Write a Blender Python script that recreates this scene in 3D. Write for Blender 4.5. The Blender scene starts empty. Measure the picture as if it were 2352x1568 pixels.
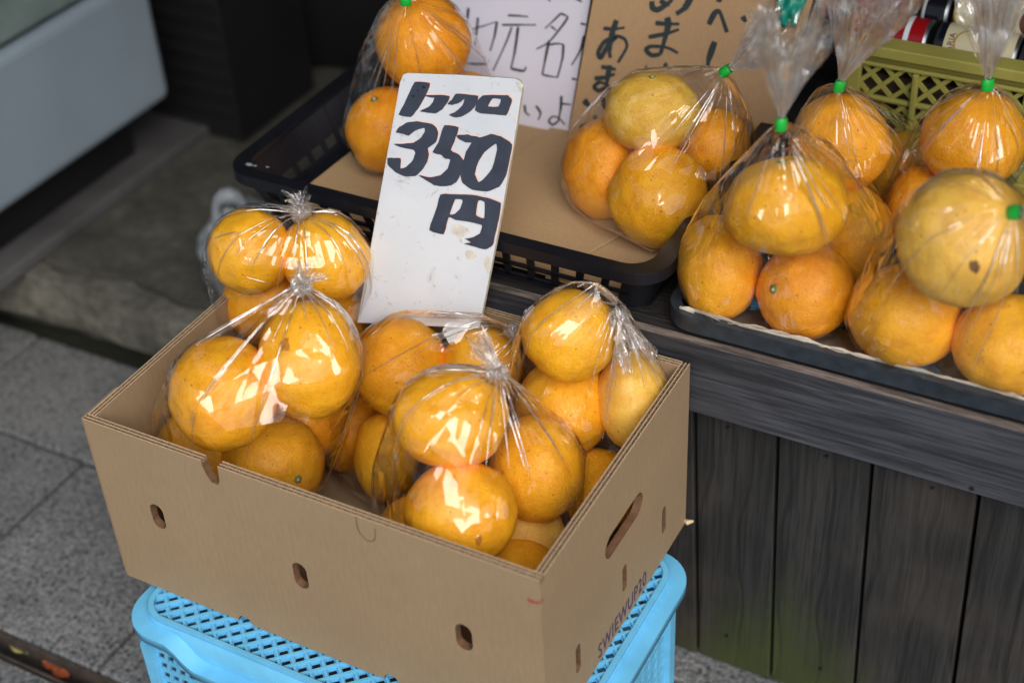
import bpy, bmesh, math, random
import numpy as np
from mathutils import Vector, Matrix
from mathutils.bvhtree import BVHTree
from mathutils.geometry import tessellate_polygon

random.seed(7); rng = np.random.default_rng(7)
scene = bpy.context.scene
COL = scene.collection
PI = math.pi

# ------------------------------------------------------------------ camera
CAM = np.array([0.85683018, -0.70088891, 1.26198613])
CR = np.array([[0.88094738, 0.47069969, -0.04871873],
               [0.25066373, -0.55148492, -0.79563313],
               [-0.40137191, 0.6886989, -0.60381654]])      # right, down, forward
FPX = 3431.7                                                # focal length in pixels of a 2352 px wide frame
cd = bpy.data.cameras.new("camera")
cam = bpy.data.objects.new("camera", cd); COL.objects.link(cam)
m = Matrix(((CR[0][0], -CR[1][0], -CR[2][0], CAM[0]),
            (CR[0][1], -CR[1][1], -CR[2][1], CAM[1]),
            (CR[0][2], -CR[1][2], -CR[2][2], CAM[2]), (0, 0, 0, 1)))
cam.matrix_world = m
cd.sensor_width = 36.0; cd.lens = FPX / 2352 * 36.0
cd.clip_start = 0.05; cd.clip_end = 200
cd.dof.use_dof = True; cd.dof.focus_distance = 1.37; cd.dof.aperture_fstop = 3.0
scene.camera = cam

# ------------------------------------------------------------------ light
SUN_EL, SUN_AZ = math.radians(42), math.radians(-48)        # azimuth of the bright part of the cloudy sky, from +x towards +y
w = bpy.data.worlds.new("World"); scene.world = w; w.use_nodes = True
wn = w.node_tree.nodes; wl = w.node_tree.links
sky = wn.new("ShaderNodeTexSky"); sky.sky_type = 'NISHITA'; sky.sun_disc = False
sky.sun_elevation = SUN_EL; sky.sun_rotation = PI / 2 - SUN_AZ
sky.air_density = 1.0; sky.dust_density = 4.0; sky.ozone_density = 1.0
wl.new(sky.outputs[0], wn["Background"].inputs[0]); wn["Background"].inputs[1].default_value = 0.065
sd = bpy.data.lights.new("sun", 'SUN'); sun = bpy.data.objects.new("sun", sd); COL.objects.link(sun)
sd.energy = 1.5; sd.angle = math.radians(46); sd.color = (1.0, 0.985, 0.965)
sv = Vector((math.cos(SUN_EL) * math.cos(SUN_AZ), math.cos(SUN_EL) * math.sin(SUN_AZ), math.sin(SUN_EL)))
sun.rotation_euler = sv.to_track_quat('Z', 'Y').to_euler()
sun.location = (0, -3, 4)
scene.view_settings.view_transform = 'Standard'; scene.view_settings.look = 'None'
scene.view_settings.gamma = 1.0; scene.view_settings.exposure = 0.66
scene.cycles.transparent_max_bounces = 28
scene.cycles.max_bounces = 10
scene.cycles.caustics_reflective = False; scene.cycles.caustics_refractive = False
scene.cycles.sample_clamp_indirect = 4.0

# ------------------------------------------------------------------ pixel -> point on a real plane
def ray(px, py):
    return CR.T @ np.array([(px - 1176) / FPX, (py - 784) / FPX, 1.0])
def on(px, py, P0, n):
    d = ray(px, py); P0 = np.array(P0); n = np.array(n)
    return CAM + d * (((P0 - CAM) @ n) / (d @ n))
def atz(px, py, z): return on(px, py, (0, 0, z), (0, 0, 1))
def aty(px, py, y): return on(px, py, (0, y, 0), (0, 1, 0))
def depth(P): return CR[2] @ (np.array(P) - CAM)
RIGHT, UP, BACK = Vector(CR[0]), Vector(-CR[1]), Vector(-CR[2])

def lin(r, g, b):
    f = lambda c: (c / 255 / 12.92) if c / 255 <= 0.04045 else ((c / 255 + 0.055) / 1.055) ** 2.4
    return (f(r), f(g), f(b), 1)

# ------------------------------------------------------------------ object helpers
def tag(o, label=None, cat=None, group=None, kind=None):
    if label: o["label"] = label
    if cat: o["category"] = cat
    if group: o["group"] = group
    if kind: o["kind"] = kind
    return o
def empty(name, loc=(0, 0, 0)):
    o = bpy.data.objects.new(name, None); COL.objects.link(o); o.location = loc; o.empty_display_size = 0.02
    return o
def adopt(o, parent):
    if parent:
        o.parent = parent
        o.matrix_parent_inverse = parent.matrix_basis.inverted()

class MB:
    """collects shapes into one mesh"""
    def __init__(s): s.v = []; s.f = []; s.mi = []
    def add(s, verts, faces, mat=0):
        b = len(s.v); s.v += [tuple(map(float, v)) for v in verts]
        s.f += [tuple(b + i for i in f) for f in faces]; s.mi += [mat] * len(faces)
        return s
    def box(s, a, b, mat=0, M=None):
        x0, y0, z0 = a; x1, y1, z1 = b
        vs = [(x0, y0, z0), (x1, y0, z0), (x1, y1, z0), (x0, y1, z0), (x0, y0, z1), (x1, y0, z1), (x1, y1, z1), (x0, y1, z1)]
        if M: vs = [M @ Vector(v) for v in vs]
        return s.add(vs, [(0, 3, 2, 1), (4, 5, 6, 7), (0, 1, 5, 4), (1, 2, 6, 5), (2, 3, 7, 6), (3, 0, 4, 7)], mat)
    def tube(s, pts, rad, n=8, mat=0, caps=True):
        pts = [Vector(p) for p in pts]; N = len(pts)
        rads = rad if isinstance(rad, (list, tuple)) else [rad] * N
        t0 = (pts[1] - pts[0]).normalized()
        u = t0.orthogonal().normalized(); vs = []
        for i, p in enumerate(pts):
            t = (pts[min(i + 1, N - 1)] - pts[max(i - 1, 0)]).normalized()
            u = (u - t * u.dot(t)).normalized(); v = t.cross(u)
            for k in range(n):
                a = 2 * PI * k / n
                vs.append(p + (u * math.cos(a) + v * math.sin(a)) * rads[i])
        fs = [(i * n + k, i * n + (k + 1) % n, (i + 1) * n + (k + 1) % n, (i + 1) * n + k) for i in range(N - 1) for k in range(n)]
        if caps: fs += [tuple(reversed(range(n))), tuple(range((N - 1) * n, N * n))]
        return s.add(vs, fs, mat)
    def plate(s, outer, holes, O, ex, ey, t, mat=0, edge=None, edge_test=None):
        """flat plate of thickness t; outline and holes in the (ex,ey) plane; its face at O looks along ex x ey, the body lies behind"""
        O = Vector(O); ex = Vector(ex); ey = Vector(ey); n = ex.cross(ey).normalized()
        loops = [[Vector((p[0], p[1], 0)) for p in l] for l in [outer] + list(holes)]
        tris = tessellate_polygon(loops)
        flat = [p for l in loops for p in l]; N = len(flat)
        top = [O + ex * p.x + ey * p.y for p in flat]; bot = [p - n * t for p in top]
        fs = []
        for tr in tris:
            a, b, c = (flat[i] for i in tr)
            if (b - a).cross(c - a).z < 0: tr = tuple(reversed(tr))
            if abs((b - a).cross(c - a).z) < 1e-14: continue
            fs.append(tuple(tr)); fs.append(tuple(i + N for i in reversed(tr)))
        s.add(top + bot, fs, mat)
        base = len(s.v) - 2 * N; k = 0
        for l in loops:
            L = len(l)
            for i in range(L):
                s.f.append((base + k + i, base + k + (i + 1) % L, base + N + k + (i + 1) % L, base + N + k + i))
                ee = mat if edge is None else edge
                if edge_test and k == 0 and not edge_test(l[i], l[(i + 1) % L]): ee = mat
                s.mi.append(ee)
            k += L
        return s
    def build(s, name, mats, parent=None, smooth=False, bevel=None, origin=None, recalc=True, seg=2):
        me = bpy.data.meshes.new(name)
        o = bpy.data.objects.new(name, me); COL.objects.link(o)
        og = Vector(origin) if origin is not None else Vector((0, 0, 0))
        me.from_pydata([tuple(Vector(v) - og) for v in s.v], [], s.f)
        if not isinstance(mats, (list, tuple)): mats = [mats]
        for mm in mats: me.materials.append(mm)
        me.polygons.foreach_set("material_index", s.mi)
        if recalc:
            bm = bmesh.new(); bm.from_mesh(me); bmesh.ops.recalc_face_normals(bm, faces=bm.faces); bm.to_mesh(me); bm.free()
        if smooth: me.shade_smooth()
        o.location = og
        bpy.context.view_layer.update()
        adopt(o, parent)
        if bevel:
            bv = o.modifiers.new("bevel", 'BEVEL'); bv.width = bevel; bv.segments = seg; bv.limit_method = 'ANGLE'; bv.angle_limit = math.radians(35)
            if hasattr(me, "set_sharp_from_angle") and not smooth:
                pass
        return o

def stadium(cx, cy, w, h, n=6):
    """rounded slot, w x h"""
    pts = []
    if h >= w:
        r = w / 2
        for k in range(n + 1): a = PI * k / n; pts.append((cx + r * math.cos(a), cy + (h / 2 - r) + r * math.sin(a)))
        for k in range(n + 1): a = PI + PI * k / n; pts.append((cx + r * math.cos(a), cy - (h / 2 - r) + r * math.sin(a)))
    else:
        r = h / 2
        for k in range(n + 1): a = -PI / 2 + PI * k / n; pts.append((cx + (w / 2 - r) + r * math.cos(a), cy + r * math.sin(a)))
        for k in range(n + 1): a = PI / 2 + PI * k / n; pts.append((cx - (w / 2 - r) + r * math.cos(a), cy + r * math.sin(a)))
    return pts
def rrect(x0, y0, x1, y1, r, n=6):
    pts = []
    for cx, cy, a0 in ((x1 - r, y1 - r, 0), (x0 + r, y1 - r, PI / 2), (x0 + r, y0 + r, PI), (x1 - r, y0 + r, 1.5 * PI)):
        for k in range(n + 1):
            a = a0 + PI / 2 * k / n; pts.append((cx + r * math.cos(a), cy + r * math.sin(a)))
    return pts

# ------------------------------------------------------------------ materials
def mat(name):
    mm = bpy.data.materials.new(name); mm.use_nodes = True
    nt = mm.node_tree; return mm, nt, nt.nodes, nt.links, nt.nodes["Principled BSDF"]
def N(nt, t, **kw):
    n = nt.nodes.new(t)
    for k, v in kw.items():
        if hasattr(n, k): setattr(n, k, v)
    return n
def coords(nt, scale=(1, 1, 1), rot=(0, 0, 0), kind="Object"):
    tc = N(nt, "ShaderNodeTexCoord"); mp = N(nt, "ShaderNodeMapping")
    mp.inputs["Scale"].default_value = scale; mp.inputs["Rotation"].default_value = rot
    nt.links.new(tc.outputs[kind], mp.inputs[0]); return mp.outputs[0]
def noise(nt, vec, scale, detail=4, rough=0.55, dist=0.0):
    n = N(nt, "ShaderNodeTexNoise"); n.inputs["Scale"].default_value = scale; n.inputs["Detail"].default_value = detail
    n.inputs["Roughness"].default_value = rough; n.inputs["Distortion"].default_value = dist
    nt.links.new(vec, n.inputs["Vector"]); return n.outputs["Fac"]
def ramp(nt, fac, stops):
    r = N(nt, "ShaderNodeValToRGB"); el = r.color_ramp.elements
    while len(el) < len(stops): el.new(0.5)
    for e, (p, c) in zip(el, stops):
        e.position = p; e.color = c if len(c) == 4 else (*c, 1)
    nt.links.new(fac, r.inputs[0]); return r.outputs[0]
def mix(nt, fac, a, b, mode='MIX'):
    n = N(nt, "ShaderNodeMix", data_type='RGBA', blend_type=mode)
    for sock, val in ((n.inputs[0], fac), (n.inputs[6], a), (n.inputs[7], b)):
        if isinstance(val, (int, float)): sock.default_value = val
        elif isinstance(val, (tuple, list)): sock.default_value = val if len(val) == 4 else (*val, 1)
        else: nt.links.new(val, sock)
    return n.outputs[2]
def math_(nt, op, a, b=None, clamp=False):
    n = N(nt, "ShaderNodeMath", operation=op, use_clamp=clamp)
    for i, val in enumerate((a, b)):
        if val is None: continue
        if isinstance(val, (int, float)): n.inputs[i].default_value = val
        else: nt.links.new(val, n.inputs[i])
    return n.outputs[0]
def bump(nt, bsdf, h, strength=0.3, dist=0.002):
    b = N(nt, "ShaderNodeBump"); b.inputs["Strength"].default_value = strength; b.inputs["Distance"].default_value = dist
    nt.links.new(h, b.inputs["Height"]); nt.links.new(b.outputs[0], bsdf.inputs["Normal"]); return b

BLACK4, WHITE4 = (0, 0, 0, 1), (1, 1, 1, 1)

def plain(name, col, rough=0.5, var=0.12, scale=30, metal=0.0, bumpy=0.0, spec=0.5):
    mm, nt, nd, lk, bs = mat(name)
    v = coords(nt); f = noise(nt, v, scale, 5)
    c1 = tuple(c * (1 - var) for c in col[:3]); c2 = tuple(min(1, c * (1 + var)) for c in col[:3])
    lk.new(ramp(nt, f, [(0.3, c1), (0.7, c2)]), bs.inputs["Base Color"])
    bs.inputs["Roughness"].default_value = rough; bs.inputs["Metallic"].default_value = metal
    bs.inputs["Specular IOR Level"].default_value = spec
    if bumpy: bump(nt, bs, noise(nt, v, scale * 4, 3), bumpy, 0.001)
    return mm

def m_orange():
    mm, nt, nd, lk, bs = mat("citrus_peel")
    oi = N(nt, "ShaderNodeObjectInfo"); tc = N(nt, "ShaderNodeTexCoord")
    off = N(nt, "ShaderNodeVectorMath", operation='ADD'); lk.new(tc.outputs["Object"], off.inputs[0])
    rv = N(nt, "ShaderNodeVectorMath", operation='SCALE'); rv.inputs[0].default_value = (3.1, 5.7, 9.3)
    lk.new(oi.outputs["Random"], rv.inputs["Scale"]); lk.new(rv.outputs[0], off.inputs[1]); v = off.outputs[0]
    big = noise(nt, v, 14, 3, 0.5, 0.6)
    base = mix(nt, ramp(nt, big, [(0.35, BLACK4), (0.68, WHITE4)]), oi.outputs["Color"], mix(nt, 1.0, oi.outputs["Color"], (1.0, 1.12, 1.25), 'MULTIPLY'))
    med = noise(nt, v, 70, 4, 0.6)
    base = mix(nt, ramp(nt, med, [(0.35, (0.55, 0.55, 0.55, 1)), (0.6, BLACK4)]), base, mix(nt, 1.0, base, (0.80, 0.64, 0.5), 'MULTIPLY'))
    # brown specks and scars
    vo = N(nt, "ShaderNodeTexVoronoi"); vo.inputs["Scale"].default_value = 130; lk.new(v, vo.inputs["Vector"])
    sp = math_(nt, 'LESS_THAN', vo.outputs["Distance"], 0.13)
    sel = N(nt, "ShaderNodeSeparateColor"); lk.new(vo.outputs["Color"], sel.inputs[0])
    sp = math_(nt, 'MULTIPLY', sp, math_(nt, 'GREATER_THAN', sel.outputs[0], 0.62))
    base = mix(nt, math_(nt, 'MULTIPLY', sp, 0.55), base, lin(120, 66, 22))
    sc = ramp(nt, noise(nt, v, 38, 6, 0.7, 1.2), [(0.66, BLACK4), (0.74, WHITE4)])
    base = mix(nt, math_(nt, 'MULTIPLY', sc, 0.35), base, lin(140, 88, 40))
    lk.new(base, bs.inputs["Base Color"])
    bs.inputs["Roughness"].default_value = 0.46; bs.inputs["Specular IOR Level"].default_value = 0.35
    bs.inputs["Subsurface Weight"].default_value = 0.0
    p = N(nt, "ShaderNodeTexVoronoi"); p.inputs["Scale"].default_value = 430; lk.new(v, p.inputs["Vector"])
    pores = ramp(nt, p.outputs["Distance"], [(0.1, BLACK4), (0.45, WHITE4)])
    h = math_(nt, 'ADD', math_(nt, 'MULTIPLY', pores, 0.35), noise(nt, v, 110, 4, 0.6))
    bump(nt, bs, h, 0.8, 0.0011)
    return mm

def m_film(name="clear_film", base=0.085, graze=0.6, rough=0.03, milky=0.0, tilt=0.30, cell=52.0, fine=0.0, radial=1.0):
    """clear plastic film: transparent, with panes between its creases that each reflect their own piece of sky"""
    mm, nt, nd, lk, bs = mat(name); nd.remove(bs)
    out = nd["Material Output"]
    tr = N(nt, "ShaderNodeBsdfTransparent"); tr.inputs[0].default_value = (.985, .985, .985, 1)
    gl = N(nt, "ShaderNodeBsdfGlossy"); gl.inputs["Roughness"].default_value = rough; gl.inputs[0].default_value = (1, 1, 1, 1)
    at = N(nt, "ShaderNodeAttribute"); at.attribute_name = "crease"
    tc = N(nt, "ShaderNodeTexCoord")
    def panes(vec, scale, amp, warp):
        sc_ = N(nt, "ShaderNodeVectorMath", operation='SCALE'); lk.new(vec, sc_.inputs[0]); sc_.inputs["Scale"].default_value = scale
        wn_ = N(nt, "ShaderNodeTexNoise"); wn_.inputs["Scale"].default_value = .7; wn_.inputs["Detail"].default_value = 0; lk.new(sc_.outputs[0], wn_.inputs["Vector"])
        ws = N(nt, "ShaderNodeVectorMath", operation='SCALE'); lk.new(wn_.outputs["Color"], ws.inputs[0]); ws.inputs["Scale"].default_value = warp
        ad = N(nt, "ShaderNodeVectorMath", operation='ADD'); lk.new(sc_.outputs[0], ad.inputs[0]); lk.new(ws.outputs[0], ad.inputs[1])
        vo = N(nt, "ShaderNodeTexVoronoi"); vo.inputs["Scale"].default_value = 1.0; lk.new(ad.outputs[0], vo.inputs["Vector"])
        df = N(nt, "ShaderNodeVectorMath", operation='SUBTRACT'); lk.new(ad.outputs[0], df.inputs[0]); lk.new(vo.outputs["Position"], df.inputs[1])
        c0 = N(nt, "ShaderNodeVectorMath", operation='SUBTRACT'); lk.new(vo.outputs["Color"], c0.inputs[0]); c0.inputs[1].default_value = (.5, .5, .5)
        dt = N(nt, "ShaderNodeVectorMath", operation='DOT_PRODUCT'); lk.new(df.outputs[0], dt.inputs[0]); lk.new(c0.outputs[0], dt.inputs[1])
        return math_(nt, 'MULTIPLY', dt.outputs["Value"], amp)
    h = panes(tc.outputs["Object"], cell, tilt * 2.4 / cell, 1.6)
    h = math_(nt, 'ADD', h, panes(at.outputs["Vector"], 3.2, .0042 * tilt / .3 * radial, .8))
    if fine: h = math_(nt, 'ADD', h, panes(at.outputs["Vector"], 11.0, fine * .0022, 1.0))
    b = N(nt, "ShaderNodeBump"); b.inputs["Strength"].default_value = 1.0; b.inputs["Distance"].default_value = 1.0
    lk.new(h, b.inputs["Height"]); lk.new(b.outputs[0], gl.inputs["Normal"])
    lw = N(nt, "ShaderNodeLayerWeight"); lw.inputs[0].default_value = 0.5
    fac = math_(nt, 'POWER', lw.outputs["Facing"], 4.0)
    fac = math_(nt, 'ADD', math_(nt, 'MULTIPLY', fac, graze), base, True)
    mx = N(nt, "ShaderNodeMixShader"); lk.new(fac, mx.inputs[0]); lk.new(tr.outputs[0], mx.inputs[1]); lk.new(gl.outputs[0], mx.inputs[2])
    res = mx.outputs[0]
    if milky:
        df = N(nt, "ShaderNodeBsdfDiffuse"); df.inputs[0].default_value = (0.85, 0.86, 0.88, 1)
        tl = N(nt, "ShaderNodeBsdfTranslucent"); tl.inputs[0].default_value = (0.85, 0.86, 0.88, 1)
        m2 = N(nt, "ShaderNodeMixShader"); m2.inputs[0].default_value = 0.4; lk.new(df.outputs[0], m2.inputs[1]); lk.new(tl.outputs[0], m2.inputs[2])
        m3 = N(nt, "ShaderNodeMixShader"); m3.inputs[0].default_value = milky; lk.new(res, m3.inputs[1]); lk.new(m2.outputs[0], m3.inputs[2]); res = m3.outputs[0]
    lk.new(res, out.inputs[0])
    return mm

def m_cardboard(name, col, stripe=(1, 0, 0), period=0.0075, stripe_amt=0.05):
    mm, nt, nd, lk, bs = mat(name)
    v = coords(nt); fib = noise(nt, coords(nt, (300, 300, 60)), 1.0, 4, 0.7)
    blot = noise(nt, v, 6, 4)
    c = mix(nt, ramp(nt, blot, [(0.3, BLACK4), (0.7, WHITE4)]), tuple(x * 0.9 for x in col[:3]), tuple(x * 1.06 for x in col[:3]))
    c = mix(nt, ramp(nt, fib, [(0.38, (0.35, 0.35, 0.35, 1)), (0.62, BLACK4)]), c, tuple(x * 0.74 for x in col[:3]))
    sx = N(nt, "ShaderNodeVectorMath", operation='DOT_PRODUCT'); lk.new(v, sx.inputs[0]); sx.inputs[1].default_value = stripe
    wv = math_(nt, 'SINE', math_(nt, 'MULTIPLY', sx.outputs["Value"], 2 * PI / period))
    wv = math_(nt, 'ADD', math_(nt, 'MULTIPLY', wv, 0.5), 0.5)
    lk.new(c, bs.inputs["Base Color"]); bs.inputs["Roughness"].default_value = 0.75; bs.inputs["Specular IOR Level"].default_value = 0.25
    h = math_(nt, 'ADD', wv, math_(nt, 'MULTIPLY', fib, 0.6))
    bump(nt, bs, h, stripe_amt * 4, 0.0006)
    return mm

def m_wood(name, axis, dark, light, moss=False, scale=1.0, rough=0.7, worn=False, spec=0.5, warm=None, lines_amt=.75):
    """weathered timber: long grain along axis (0=x, 2=z)"""
    mm, nt, nd, lk, bs = mat(name)
    s = [26, 26, 26]; s[axis] = 1.6
    v = coords(nt, tuple(x * scale for x in s))
    warp = noise(nt, coords(nt, (3, 3, 3)), 1.0, 2)
    vv = N(nt, "ShaderNodeVectorMath", operation='ADD'); lk.new(v, vv.inputs[0])
    sv_ = N(nt, "ShaderNodeCombineXYZ"); k = math_(nt, 'MULTIPLY', warp, 3.0)
    for i in range(3):
        if i != axis: lk.new(k, sv_.inputs[i])
    lk.new(sv_.outputs[0], vv.inputs[1])
    g1 = noise(nt, vv.outputs[0], 0.8, 6, 0.65)
    f2 = [260, 260, 260]; f2[axis] = 9
    fine = noise(nt, coords(nt, tuple(f2)), 1.0, 4, 0.7)
    c = ramp(nt, g1, [(0.3, dark), (0.7, light)])
    wv = N(nt, "ShaderNodeTexWave", wave_type='BANDS', bands_direction='Y' if axis == 0 else 'X'); wv.inputs["Scale"].default_value = 0.26; wv.inputs["Distortion"].default_value = 1.8
    wv.inputs["Detail"].default_value = 3; wv.inputs["Detail Scale"].default_value = 0.45; lk.new(vv.outputs[0], wv.inputs["Vector"])
    lines = ramp(nt, wv.outputs["Fac"], [(0.0, WHITE4), (0.045, BLACK4)])
    c = mix(nt, math_(nt, 'MULTIPLY', lines, lines_amt), c, tuple(x * 0.28 for x in dark[:3]))
    c = mix(nt, ramp(nt, fine, [(0.40, (0.75, 0.75, 0.75, 1)), (0.58, BLACK4)]), c, tuple(x * 0.35 for x in dark[:3]))
    if warm:
        wm = ramp(nt, noise(nt, coords(nt, (5, 5, 5)), 1.0, 4), [(0.45, BLACK4), (0.7, WHITE4)])
        c = mix(nt, math_(nt, 'MULTIPLY', wm, 0.6), c, warm)
    if moss:
        tc = N(nt, "ShaderNodeTexCoord"); sp = N(nt, "ShaderNodeSeparateXYZ"); lk.new(tc.outputs["Object"], sp.inputs[0])
        hz = math_(nt, 'SUBTRACT', 1.0, math_(nt, 'MULTIPLY', sp.outputs[2], 5.2))
        hx = math_(nt, 'SUBTRACT', 1.0, math_(nt, 'ABSOLUTE', math_(nt, 'MULTIPLY', math_(nt, 'SUBTRACT', sp.outputs[0], 0.565), 8.5)))
        mk = math_(nt, 'ADD', math_(nt, 'MULTIPLY', hz, 0.9), math_(nt, 'MULTIPLY', noise(nt, coords(nt, (30, 30, 8)), 1.0, 5, 0.7), 0.9))
        mk = math_(nt, 'ADD', mk, math_(nt, 'MULTIPLY', hx, 0.55))
        mk = ramp(nt, math_(nt, 'MULTIPLY', mk, 0.5), [(0.52, BLACK4), (0.82, WHITE4)])
        c = mix(nt, math_(nt, 'MULTIPLY', mk, 0.8), c, lin(58, 68, 24))
    if worn:
        wn_ = ramp(nt, noise(nt, coords(nt, (18, 240, 240)), 1.0, 5, 0.75), [(0.46, BLACK4), (0.66, WHITE4)])
        c = mix(nt, math_(nt, 'MULTIPLY', wn_, .8), c, lin(132, 120, 112))
    lk.new(c, bs.inputs["Base Color"]); bs.inputs["Roughness"].default_value = rough; bs.inputs["Specular IOR Level"].default_value = spec
    h = math_(nt, 'SUBTRACT', math_(nt, 'ADD', math_(nt, 'MULTIPLY', g1, 0.5), fine), math_(nt, 'MULTIPLY', lines, 1.0))
    bump(nt, bs, h, 0.45, 0.0012)
    return mm

def m_granite():
    mm, nt, nd, lk, bs = mat("granite_paving")
    v = coords(nt)
    g = noise(nt, v, 190, 3, 0.7); big = noise(nt, v, 5, 4, 0.6)
    c = ramp(nt, g, [(0.34, lin(68, 71, 74)), (0.5, lin(112, 114, 116)), (0.68, lin(148, 148, 147))])
    vo = N(nt, "ShaderNodeTexVoronoi"); vo.inputs["Scale"].default_value = 150; lk.new(v, vo.inputs["Vector"])
    sel = N(nt, "ShaderNodeSeparateColor"); lk.new(vo.outputs["Color"], sel.inputs[0])
    sp = math_(nt, 'MULTIPLY', math_(nt, 'LESS_THAN', vo.outputs["Distance"], 0.42), math_(nt, 'GREATER_THAN', sel.outputs[0], 0.8))
    c = mix(nt, math_(nt, 'MULTIPLY', sp, 0.75), c, lin(48, 48, 50))
    c = mix(nt, ramp(nt, big, [(0.42, (0.75, 0.75, 0.75, 1)), (0.62, BLACK4)]), c, mix(nt, 1.0, c, (0.6, 0.62, 0.64), 'MULTIPLY'))
    lk.new(c, bs.inputs["Base Color"]); bs.inputs["Roughness"].default_value = 0.8
    bump(nt, bs, g, 0.4, 0.001)
    return mm

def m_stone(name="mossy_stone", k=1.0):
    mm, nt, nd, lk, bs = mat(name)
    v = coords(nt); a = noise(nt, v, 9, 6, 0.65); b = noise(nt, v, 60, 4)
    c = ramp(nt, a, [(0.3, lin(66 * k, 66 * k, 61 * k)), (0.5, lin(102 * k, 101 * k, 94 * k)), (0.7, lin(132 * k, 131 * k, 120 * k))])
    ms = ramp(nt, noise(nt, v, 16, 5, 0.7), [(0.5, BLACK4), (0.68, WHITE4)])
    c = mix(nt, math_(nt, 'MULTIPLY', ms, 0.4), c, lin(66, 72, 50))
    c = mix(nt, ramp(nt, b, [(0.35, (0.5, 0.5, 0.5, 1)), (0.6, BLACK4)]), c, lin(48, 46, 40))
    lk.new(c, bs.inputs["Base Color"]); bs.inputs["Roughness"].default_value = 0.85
    bump(nt, bs, math_(nt, 'ADD', a, b), 0.5, 0.004)
    return mm

def m_board():
    """white painted board with stains"""
    mm, nt, nd, lk, bs = mat("painted_board")
    v = coords(nt)
    c = mix(nt, ramp(nt, noise(nt, v, 9, 4), [(0.35, BLACK4), (0.7, WHITE4)]), lin(206, 214, 224), lin(222, 228, 234))
    st = ramp(nt, noise(nt, v, 40, 6, 0.75, 0.6), [(0.60, BLACK4), (0.70, WHITE4)])
    c = mix(nt, math_(nt, 'MULTIPLY', st, 0.5), c, lin(150, 138, 118))
    sp = ramp(nt, noise(nt, v, 90, 4, 0.7), [(0.62, BLACK4), (0.70, WHITE4)])
    c = mix(nt, math_(nt, 'MULTIPLY', sp, 0.35), c, lin(120, 118, 120))
    lk.new(c, bs.inputs["Base Color"]); bs.inputs["Roughness"].default_value = 0.6
    bump(nt, bs, noise(nt, v, 120, 3), 0.12, 0.0006)
    return mm

M = {}
M['orange'] = m_orange()
M['film'] = m_film(base=.080, graze=.9, tilt=.22, cell=38.0, radial=1.6)
M['fold'] = m_film("folded_film", base=.40, graze=.4, rough=.06, milky=.08, tilt=.1)
M['frill'] = m_film("gathered_film", base=.17, graze=.75, rough=.035, tilt=.36, cell=46.0, fine=.6, milky=.03, radial=2.0)
M['knot'] = m_film("twisted_film", base=.15, graze=.6, rough=.09, milky=.10, tilt=.3, cell=120.0)
M['tape'] = plain("green_tape", lin(22, 178, 62), 0.35, 0.06)
M['stem'] = plain("dry_stem", lin(112, 128, 72), 0.7, 0.25, 200)
M['stem_heart'] = plain("stem_heart", lin(190, 190, 150), 0.7, 0.1, 200)
M['card'] = m_cardboard("box_cardboard", lin(160, 138, 109), (1, 1, 0), .0075, .025)
M['card_edge'] = plain("cardboard_cut_edge", lin(104, 76, 54), 0.85, 0.25, 180)
M['card_flute'] = plain("cardboard_flute", lin(126, 94, 68), 0.85, 0.25, 150)
M['card_liner'] = plain("cardboard_liner", lin(206, 184, 152), 0.8, 0.1, 120)
M['liner_card'] = m_cardboard("tray_cardboard", lin(184, 156, 118), (0.6, 0.8, 0), 0.006, 0.02)
M['sign_card'] = m_cardboard("sign_cardboard", lin(176, 146, 110), (1, 0, 0), 0.006, 0.02)
M['paper'] = plain("white_paper", lin(208, 208, 224), 0.7, 0.03, 14)
M['newsprint'] = plain("newsprint", lin(205, 196, 180), 0.8, 0.18, 60)
M['board'] = m_board()
M['board_edge'] = plain("raw_board_edge", lin(196, 190, 172), 0.8, 0.2, 120)
M['ink'] = plain("brush_ink", lin(56, 64, 80), 0.5, 0.18, 60)
M['ink_pale'] = plain("marker_ink", lin(30, 44, 48), 0.6, 0.2, 90)
M['pink'] = plain("pink_underpaint", lin(236, 206, 198), 0.6, 0.04)
M['black_plastic'] = plain("black_plastic", (0.008, 0.009, 0.013), 0.33, 0.2, 20, spec=0.5)
M['tray_plastic'] = plain("slate_tray_plastic", lin(44, 52, 60), 0.42, 0.35, 90, bumpy=0.25)
M['green_crate'] = plain("olive_plastic", lin(154, 150, 76), 0.5, 0.1, 24)
M['blue_crate'] = plain("sky_blue_plastic", lin(106, 188, 230), 0.45, 0.09, 40)
M['granite'] = m_granite()
M['joint'] = plain("mossy_joint", lin(34, 38, 28), 0.9, 0.4, 60)
M['stone'] = m_stone(); M['floor_stone_shaded'] = m_stone('floor_stone_shaded', .78)  # darker copy of the stone puts the shop floor's shade into its colour
M['drain'] = plain("drain_dirt", lin(34, 30, 28), 0.6, 0.5, 80, bumpy=0.4)
M['drain_edge'] = plain("drain_edge", lin(64, 56, 50), 0.7, 0.4, 70, bumpy=0.3)
M['leaf'] = plain("fallen_leaf", lin(140, 70, 34), 0.7, 0.3, 60)
M['leaf_pale'] = plain("pale_leaf", lin(176, 172, 110), 0.7, 0.2, 60)
M['freezer'] = plain("freezer_enamel", lin(140, 156, 170), 0.42, 0.10, 3.5)
M['freezer_lid'] = plain("freezer_lid", lin(120, 138, 138), 0.5, 0.2, 14)
M['dark_metal'] = plain("dark_metal", lin(20, 21, 25), 0.6, 0.2, 12)
M['rail_metal'] = plain("grey_rail", lin(84, 84, 86), 0.6, 0.3, 10)
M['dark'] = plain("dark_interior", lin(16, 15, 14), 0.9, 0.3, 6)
M['dark_cloth'] = plain("dark_cloth", lin(10, 10, 16), 0.9, 0.2, 20)
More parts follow.
